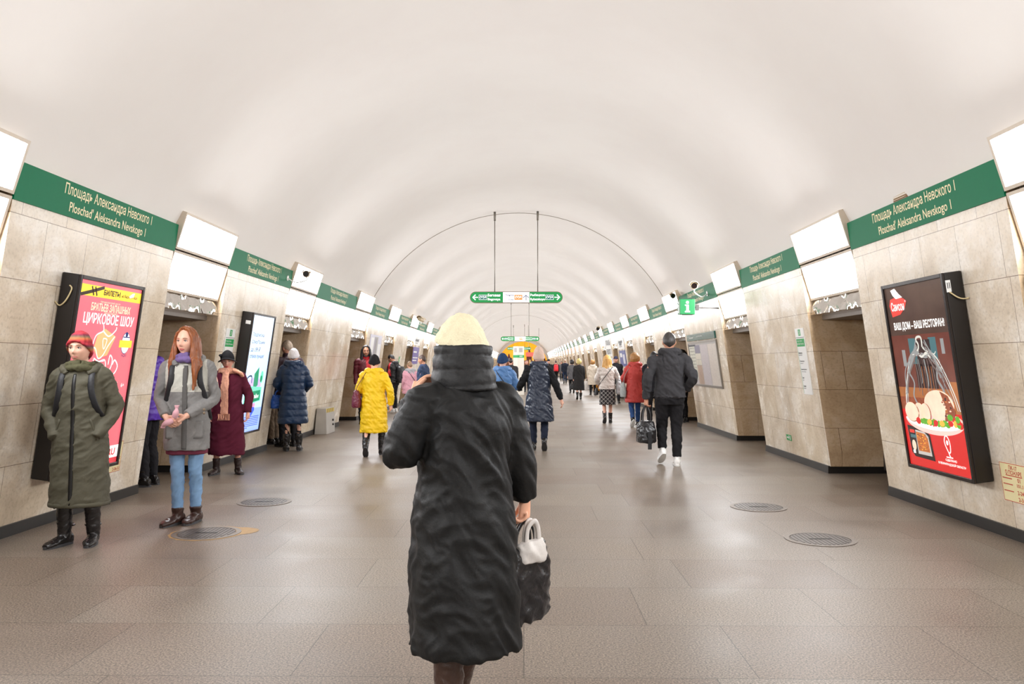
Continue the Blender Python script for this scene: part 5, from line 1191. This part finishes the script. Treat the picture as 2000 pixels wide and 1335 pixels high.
# left wall group by the second niche
nv = nylon('navy_puffer', (20, 46, 78), .38)
w4 = person('woman in a long navy quilted coat and white hat, back turned', -3.74, 13.42, .28, 1.64, 'w', 1, FAIR, arms={'L': ((-.27, .03, 1.12), (-.16, .22, 1.0)), 'R': ((.27, .03, 1.12), (.19, .21, 1.0))}, coat=dict(m=nv, hem=.46, w=1.14, flare=1.08, deep=1.15, quilt=.115, qa=.013, fold=.004, bulk=1.15), trousers=(D_blk, .9), shoes=(B_blk, .2),
    hood=dict(m=nv, r=.062, k=1.1, drop=.22, z=.02), hat=dict(k='beanie', m=wool('white_hat', (232, 228, 232)), low=.1, th=.014), head=(-.1, -.1), hair=dict(k='short', m=hairm('chestnut', (84, 54, 42))))
b_ = carrier('carrier_bag', 'blue carrier bag held in front of the navy quilted coat', nylon('blue_bag', (44, 96, 190), .4), V3((-4.0, 13.52, .98)), .26, .10, .22, .4, .08)
person('grey-haired man in a dark plum jacket in front of the navy quilted coat', -4.02, 14.12, .75, 1.80, 'm', 1, ROSY, arms={'L': ((-.25, .05, 1.12), (-.12, .24, 1.05))}, coat=dict(m=nylon('plum', (54, 36, 46), .5), hem=.84, w=1.05, deep=1.1, fold=.008, bulk=1.1), trousers=(D_blk, 1), shoes=(B_blk, .05), collar=(nylon('plum', (54, 36, 46), .5), .085, 1.44, 1.50), hair=dict(k='short', m=hairm('silver', (168, 150, 132))), head=(.1, -.15))
w5 = person('person in black with tan trousers leaning in the second left niche', -4.40, 14.55, 1.35, 1.58, 'm', 1, ROSY, coat=dict(m=K_blk, hem=.82, w=1.1, deep=1.1, fold=.008), trousers=(wool('tan_trouser', (112, 96, 80)), 1.1), shoes=(B_blk, .05), hair=dict(k='short', m=hairm('black', (30, 26, 25))), head=(0, -.3))
backpack('black backpack worn by the person in tan trousers, in the second left niche', w5, K_blk, K_strap, (0, -.23, 1.14), (.16, .08, .24))

# yellow coat
yel = nylon('yellow', (240, 196, 16), .5)
w6 = person('walker in a bright yellow knee-length quilted coat with dark hat', -2.30, 12.72, .06, 1.53, 'w', 1, FAIR, arms={'R': ((.28, -.04, 1.10), (.285, .02, .86)), 'L': ((-.26, -.01, 1.12), (-.20, .16, 1.05))}, legs=stride('R', .32, .12), coat=dict(m=yel, hem=.40, w=1.12, flare=1.02, deep=1.12, fold=.009, ff=11, quilt=.09, qa=.005, bulk=1.1, sr=1.05), trousers=(D_blk, .85), shoes=(B_blk, .33), hood=dict(m=yel, r=.058, k=1.12, drop=.24), hair=dict(k='short', m=hairm('black', (30, 26, 25))), hat=dict(k='beanie', m=wool('black_hat', (34, 32, 34)), low=.12), head=(0, -.12))
shoulder_bag('burgundy leather bag on the left shoulder of the yellow coat', leather('wine', (110, 38, 58), .4), w6, -.285, -.03, .97, .34, .30, .15)

# left side beyond
red = nylon('red', (206, 40, 50), .45)
person('long-haired bearded man in a red jacket facing the viewer beyond the yellow coat', -3.74, 19.6, -2.75, 1.83, 'm', 1, TAN, coat=dict(m=red, mats=[nylon('maroon', (98, 30, 42), .5)], hem=.86, w=1.0, deep=1.05, fold=.008, slot=lambda c: (c[:, 0] > .02)), trousers=(D_blk, 1), shoes=(B_blk, .05), hair=dict(k='wavy', m=hairm('black', (44, 34, 30)), len=1.33, n=12, fwd=0, front=.7), collar=(red, .08, 1.43, 1.48), head=(-.15, -.05), face_parts=dict(beard=hairm('black', (44, 34, 30)), brow=hairm('black', (44, 34, 30)), lip=(170, 96, 84)))
w7 = person('youth in a black and red jacket looking down, standing side-on past the red jacket', -3.84, 24.4, 1.25, 1.70, 'm', 1, TAN, arms={'L': ((-.24, .06, 1.12), (-.08, .27, 1.08)), 'R': ((.24, .06, 1.12), (.10, .26, 1.06))}, coat=dict(m=K_blk, mats=[red], hem=.86, w=1.08, deep=1.15, fold=.008, bulk=1.2, slot=lambda c: ((c[:, 2] < 1.0) & (c[:, 1] > .02)) | ((np.abs(c[:, 1]) < .025) & (c[:, 2] > 1.05))), trousers=(D_blk, 1.15), shoes=(mat('white_sneaker', (226, 224, 220), .5, noise=.1), .05, M_white), hood=dict(m=K_blk, r=.06, drop=.16), hair=dict(k='short', m=hairm('black', (44, 34, 30))), head=(0, -.5), face_parts=True)
backpack('black backpack with a white stripe on the youth in the black and red jacket', w7, K_blk, K_strap, (0, -.25, 1.10), (.17, .09, .24))
pnk = wool('pink', (216, 160, 172))
w8 = person('woman in a pale pink coat with grey hood, back turned, left of the nearest walker', -3.02, 22.0, .45, 1.47, 'w', 1, FAIR, coat=dict(m=pnk, hem=.72, w=1.15, deep=1.15, flare=1.02, fold=.006), trousers=(D_blk, .95), shoes=(B_blk, .1), hood=dict(m=wool('hood_grey', (170, 168, 172)), r=.06, k=1.15, drop=.22), hair=dict(k='short', m=hairm('light_brown', (150, 118, 88))), head=(0, -.1))
shoulder_bag('dark cross-body bag worn over the pale pink coat', K_strap, w8, .25, .04, .92, .26, .2, .1, cross=True)
person('person in a dark blue jacket partly hidden behind the raised hand of the nearest walker', -2.50, 20.6, 1.3, 1.62, 'm', 1, TAN, coat=dict(m=denim('dark', (58, 70, 96)), hem=.80, w=1.08, deep=1.1, fold=.008), trousers=(D_blk, 1.1), shoes=(B_blk, .05), hair=dict(k='short', m=hairm('dark_brown', (66, 46, 36))), head=(0, -.1))

# centre pair walking arm in arm
lb = nylon('pale_blue', (88, 132, 186), .45)
w9 = person('woman in a pale blue jacket and navy hat walking beside the navy coat', -.36, 14.0, -.05, 1.56, 'w', 1, FAIR, arms={'R': ((.27, .0, 1.12), (.20, .20, 1.08))}, legs=stride('L', .2), coat=dict(m=lb, hem=.62, w=1.15, deep=1.1, fold=.007, quilt=.12, qa=.005, bulk=1.15), trousers=(D_blk, 1), shoes=(B_blk, .1), hood=dict(m=lb, r=.06, k=1.15, drop=.2), hat=dict(k='beanie', m=wool('navy_hat', (40, 62, 96)), low=.12, th=.02), head=(-.2, 0), scarf=dict(m=wool('white_scarf', (226, 222, 224)), r=.08))
shoulder_bag('black cross-body bag worn over the pale blue jacket', K_strap, w9, .26, .02, .84, .24, .18, .09, cross=True)
nc = nylon('navy_sheen', (44, 52, 68), .32)
person('woman in a shiny navy coat and beige knit hat walking away', .245, 13.5, .03, 1.63, 'w', 1, FAIR, arms={'L': ((-.30, .02, 1.13), (-.33, .17, 1.02)), 'R': ((.29, -.04, 1.10), (.375, -.01, .86))}, legs=stride('L', .16, .095), hands='R', coat=dict(m=nc, mats=[wool('black_sleeve', (30, 30, 32))], hem=.50, w=1.12, flare=1.12, deep=1.12, fold=.009, ff=10, seed=9, quilt=.13, qa=.003, bulk=1.1, slot=lambda c: np.abs(c[:, 0]) > .185-.28*np.clip(c[:, 2]-1.22, 0, .3)+.30*np.clip(1.05-c[:, 2], 0, .3)), trousers=(denim('navy_trouser', (36, 42, 58)), 1), shoes=(B_blk, .07),
    hood=dict(m=nc, r=.058, k=1.05, drop=.14, z=.02), hat=dict(k='beanie', m=mat('beige_knit', (206, 178, 162), .9, noise=.15, nscale=50, bump=.6, bscale=120), low=.22, top=.05, th=.018), head=(0, -.03))

# right side
ch = wool('charcoal_fleece', (58, 57, 59), .25)
def det(r): fuse('waistband', [ringloft([(.855, .185, .138, -.005), (.875, .192, .145, -.005), (.905, .192, .145, -.005), (.925, .185, .138, 0)], 32)], ch, r, .0115, 1, folds(.003, 20, 3))
w10 = person('man in a charcoal hooded sweatshirt and white trainers walking away', 2.03, 11.6, -.03, 1.83, 'm', 1, TAN, arms={'L': ((-.29, -.06, 1.12), (-.30, .0, .85)), 'R': ((.29, -.11, 1.13), (.225, .04, .96))}, legs={'R': ((.088, .03, .49), (.085, -.05, ankle_h), -.1, 0), 'L': ((-.088, .10, .50), (-.095, .02, ankle_h+.10), .1, -.55)}, hand_dir={'L': V3((0, .05, -1)), 'R': V3((-.35, .6, -.1))}, curl={'L': .9, 'R': .4},
    coat=dict(m=ch, hem=.88, w=1.0, deep=1.1, fold=.009, ff=8, seed=21, bulk=1.08, sr=1.05, name='sweatshirt'), trousers=(wool('track', (34, 33, 35), .2), 1.08), shoes=(mat('white_trainer', (236, 234, 230), .45, noise=.05), .09, M_white), hood=dict(m=ch, r=.055, k=1.0, drop=.28, z=.02), hair=dict(k='short', m=hairm('greying', (50, 45, 42))), head=(-.05, 0), details=det)
wp = Matrix.LocRotScale(w10.location, w10.rotation_euler, w10.scale) @ V3((-.302, .015, .775))
du = carrier('duffel_bag', 'black leather holdall carried in the left hand of the man in charcoal', leather('holdall', (26, 25, 27), .3), wp, .24, .36, .30, .1, .22, None, .8, 1)
mb = MB(); mb.box((-.025, -.215, -.60), (.025, -.195, -.36)); mb.build('luggage_tag', K_strap, du)
dk = wool('ink', (34, 33, 37))
person('person in black with striped trainers just behind the man in charcoal', 2.80, 17.9, .0, 1.66, 'm', 1, TAN, legs=stride('L', .2), coat=dict(m=dk, hem=.82, w=1.05, deep=1.1, fold=.008), trousers=(D_blk, 1), shoes=(K_blk, .05, M_white), hair=dict(k='short', m=hairm('black', (30, 26, 25))), hood=dict(m=dk, r=.055))
person('person in black leaning in the third right niche beside the information board', 3.86, 20.15, .9, 1.73, 'm', 1, TAN, coat=dict(m=dk, hem=.84, w=1.05, deep=1.1, fold=.008), trousers=(D_blk, .95), shoes=(B_blk, .07), hair=dict(k='bob', m=hairm('black', (30, 26, 25))), head=(0, -.2))
rc = nylon('brick_red', (190, 62, 56), .55)
w11 = person('woman in a brick-red hooded coat and blue jeans walking away', 2.50, 18.7, .04, 1.63, 'w', 1, FAIR, arms={'L': ((-.28, .02, 1.13), (-.20, .17, 1.05)), 'R': ((.27, .03, 1.12), (.18, .18, 1.0))}, legs=stride('R', .16), coat=dict(m=rc, hem=.57, w=1.15, deep=1.12, fold=.007, bulk=1.1), trousers=(denim('blue', (48, 76, 124)), .95), shoes=(B_blk, .06, M_white), hood=dict(m=rc, r=.062, k=1.12, drop=.22, z=.02), hair=dict(k='bob', m=hairm('dark_blonde', (166, 116, 60))))
shoulder_bag('grey bag on the left shoulder of the brick-red coat', nylon('grey_bag', (150, 154, 152), .6), w11, -.28, .0, .86, .30, .34, .12)
sv = nylon('silver', (206, 196, 188), .28)
M_plaid = mat('plaid_wool', (44, 43, 45), .85, noise=0)
def plaid(m):
    nt = m.node_tree; n = nt.nodes; b = n['Principled BSDF']; tc = n.new('ShaderNodeTexCoord'); mp = n.new('ShaderNodeMapping'); mp.inputs['Rotation'].default_value = (0, PI/4, 0); nt.links.new(tc.outputs['Object'], mp.inputs[0])
    sp = n.new('ShaderNodeSeparateXYZ'); nt.links.new(mp.outputs[0], sp.inputs[0]); outs = []
    for a in (0, 2):
        mu = n.new('ShaderNodeMath'); mu.operation = 'MULTIPLY'; mu.inputs[1].default_value = 14; nt.links.new(sp.outputs[a], mu.inputs[0]); f = n.new('ShaderNodeMath'); f.operation = 'FRACT'; nt.links.new(mu.outputs[0], f.inputs[0])
        l = n.new('ShaderNodeMath'); l.operation = 'LESS_THAN'; l.inputs[1].default_value = .14; nt.links.new(f.outputs[0], l.inputs[0]); outs.append(l)
    mxx = n.new('ShaderNodeMath'); mxx.operation = 'MAXIMUM'; nt.links.new(outs[0].outputs[0], mxx.inputs[0]); nt.links.new(outs[1].outputs[0], mxx.inputs[1])
    mx = n.new('ShaderNodeMix'); mx.data_type = 'RGBA'; mx.inputs['A'].default_value = (*lin((38, 37, 40)), 1); mx.inputs['B'].default_value = (*lin((176, 172, 168)), 1); nt.links.new(mxx.outputs[0], mx.inputs['Factor']); nt.links.new(mx.outputs['Result'], b.inputs['Base Color'])
plaid(M_plaid)
w12 = person('blonde woman in a silver jacket and black plaid skirt walking away', 1.99, 19.8, -.05, 1.60, 'w', 1, FAIR, arms={'L': ((-.27, .0, 1.12), (-.22, .14, .98)), 'R': ((.28, -.02, 1.11), (.27, .06, .87))}, legs=stride('R', .18), coat=dict(m=sv, hem=.86, w=1.12, deep=1.12, fold=.008, ff=11, quilt=.10, qa=.006, bulk=1.12, name='jacket'), skirt=(M_plaid, .47, 1.02), shoes=(B_blk, .17), hair=dict(k='long', m=hairm('golden', (206, 156, 84)), len=1.36, n=12, fwd=0), scarf=dict(m=wool('sand', (206, 180, 142)), r=.085), head=(.1, 0))
shoulder_bag('small black cross-body bag on the left hip of the silver jacket', K_strap, w12, -.27, .02, .80, .2, .18, .09, cross=True)
shoulder_bag('large pale grey bag on the right shoulder of the silver jacket', nylon('pale_bag', (172, 172, 174), .6), w12, .285, .0, .93, .34, .40, .14)
person('man in a dark cap and jacket facing the viewer between the silver and red coats', 3.32, 30.0, PI-.1, 1.68, 'm', 2, ROSY, coat=dict(m=dk, hem=.74, w=1.1, deep=1.1), trousers=(D_blk, 1), shoes=(B_blk, .05), hat=dict(k='cap', m=wool('cap_blue', (44, 46, 66))), hair=dict(k='short', m=hairm('black', (30, 26, 25))), face_parts=True)
w13 = person('blonde woman in a black knee-length coat with bare legs, far right of centre', 2.19, 33.0, .0, 1.60, 'w', 2, FAIR, legs=stride('R', .18), coat=dict(m=wool('black_coat', (44, 42, 42)), hem=.40, w=1.12, deep=1.1, flare=1.05), shoes=(B_blk, .2), hair=dict(k='curly', m=hairm('blonde', (226, 190, 120))))
carrier('handbag', 'small dark handbag in the left hand of the blonde in the black coat', K_blk, V3((1.95, 33.03, .74)), .22, .10, .24, 0, .10, q=2)
w14 = person('person in a long off-white coat just right of the blonde in black', 3.15, 38.0, -.05, 1.58, 'w', 2, FAIR, coat=dict(m=wool('offwhite', (222, 208, 190)), hem=.50, w=1.12, deep=1.1), trousers=(D_blk, 1), shoes=(B_blk, .05), hood=dict(m=wool('offwhite', (222, 208, 190)), r=.055), hair=dict(k='bob', m=hairm('dark_blonde', (166, 116, 60))))
carrier('carrier_bag', 'white carrier bag in the left hand of the off-white coat', nylon('white_bag', (214, 208, 202), .5), V3((2.89, 38.05, .74)), .30, .12, .42, .3, .10, q=2)
r = thing('storage_box', 'small orange-brown box standing at the right wall beyond the plaid skirt', 'box', Matrix.Translation((3.72, 42.0, 0))); mb = MB(); mb.box((-.2, -.25, .06), (.2, .25, .52)); mb.build('body', mat('amber_board', (196, 132, 40), .5, noise=.1), r, bevel=.01); mb = MB(); mb.box((-.21, -.26, 0), (.21, .26, .06)); mb.build('plinth', M_black, r)

# distant walkers
jac = [wool('far_navy', (38, 42, 54)), wool('far_black', (36, 35, 36)), wool('far_grey', (92, 90, 92)), wool('far_brown', (84, 66, 56))]
def far(label, x, y, h, j, face=0, hem=.80, leg=D_blk, hair=(44, 34, 30), kind='short', sex='m', **kw):
    return person(label, x, y, face, h, sex, 2, ROSY, legs=stride(random.choice('LR'), .22), coat=dict(m=j, hem=hem, w=1.06, deep=1.08), trousers=(leg, 1), shoes=(B_blk, .06), hair=dict(k=kind, m=hairm('far_%d' % hair[0], hair)), **kw)
far('distant man in a dark navy jacket and jeans walking away, right of the red backpack', 3.0, 60.5, 1.74, jac[0], 0, .82, denim('far_jeans', (44, 56, 80)), (150, 120, 96))
wb = far('distant walker in dark clothes wearing a red backpack', 2.40, 62.0, 1.66, jac[1], 0)
backpack('bright red backpack on a distant walker', wb, nylon('red_pack', (214, 34, 44), .5), K_strap, (0, -.22, 1.16), (.17, .09, .26), straps=False)
far('distant man with cap facing the viewer, just right of the beige knit hat', 1.34, 45.0, 1.66, jac[1], PI-.05, .8, D_blk, (44, 34, 30), 'short', 'm', hat=dict(k='cap', m=wool('cap_black', (36, 36, 40))), face_parts=True)
far('person in a dark grey jacket close to the left of the white help column', -.42, 26.5, 1.60, wool('far_char', (58, 56, 58)), .1, .8)
far('person in black facing the viewer between the help column and the beige hat', .14, 42.0, 1.60, jac[1], PI, .6, D_blk, (120, 96, 80), 'short', 'w', face_parts=True)
far('dark-haired person in grey left of the blonde in the black coat', 2.35, 40.5, 1.60, jac[2], 0, .7, D_blk, (30, 26, 25), 'bob', 'w')
far('very distant person in black left of the red backpack', 2.05, 70.0, 1.66, jac[1], 0)
far('very distant person in grey between the red backpack and the navy jacket', 3.25, 72.0, 1.62, jac[2], PI, .6, D_blk, (120, 96, 80), 'bob', 'w')
far('very distant person in brown right of the navy jacket', 3.35, 52.0, 1.58, jac[3], 0, .6, D_blk, (84, 54, 42), 'bob', 'w')
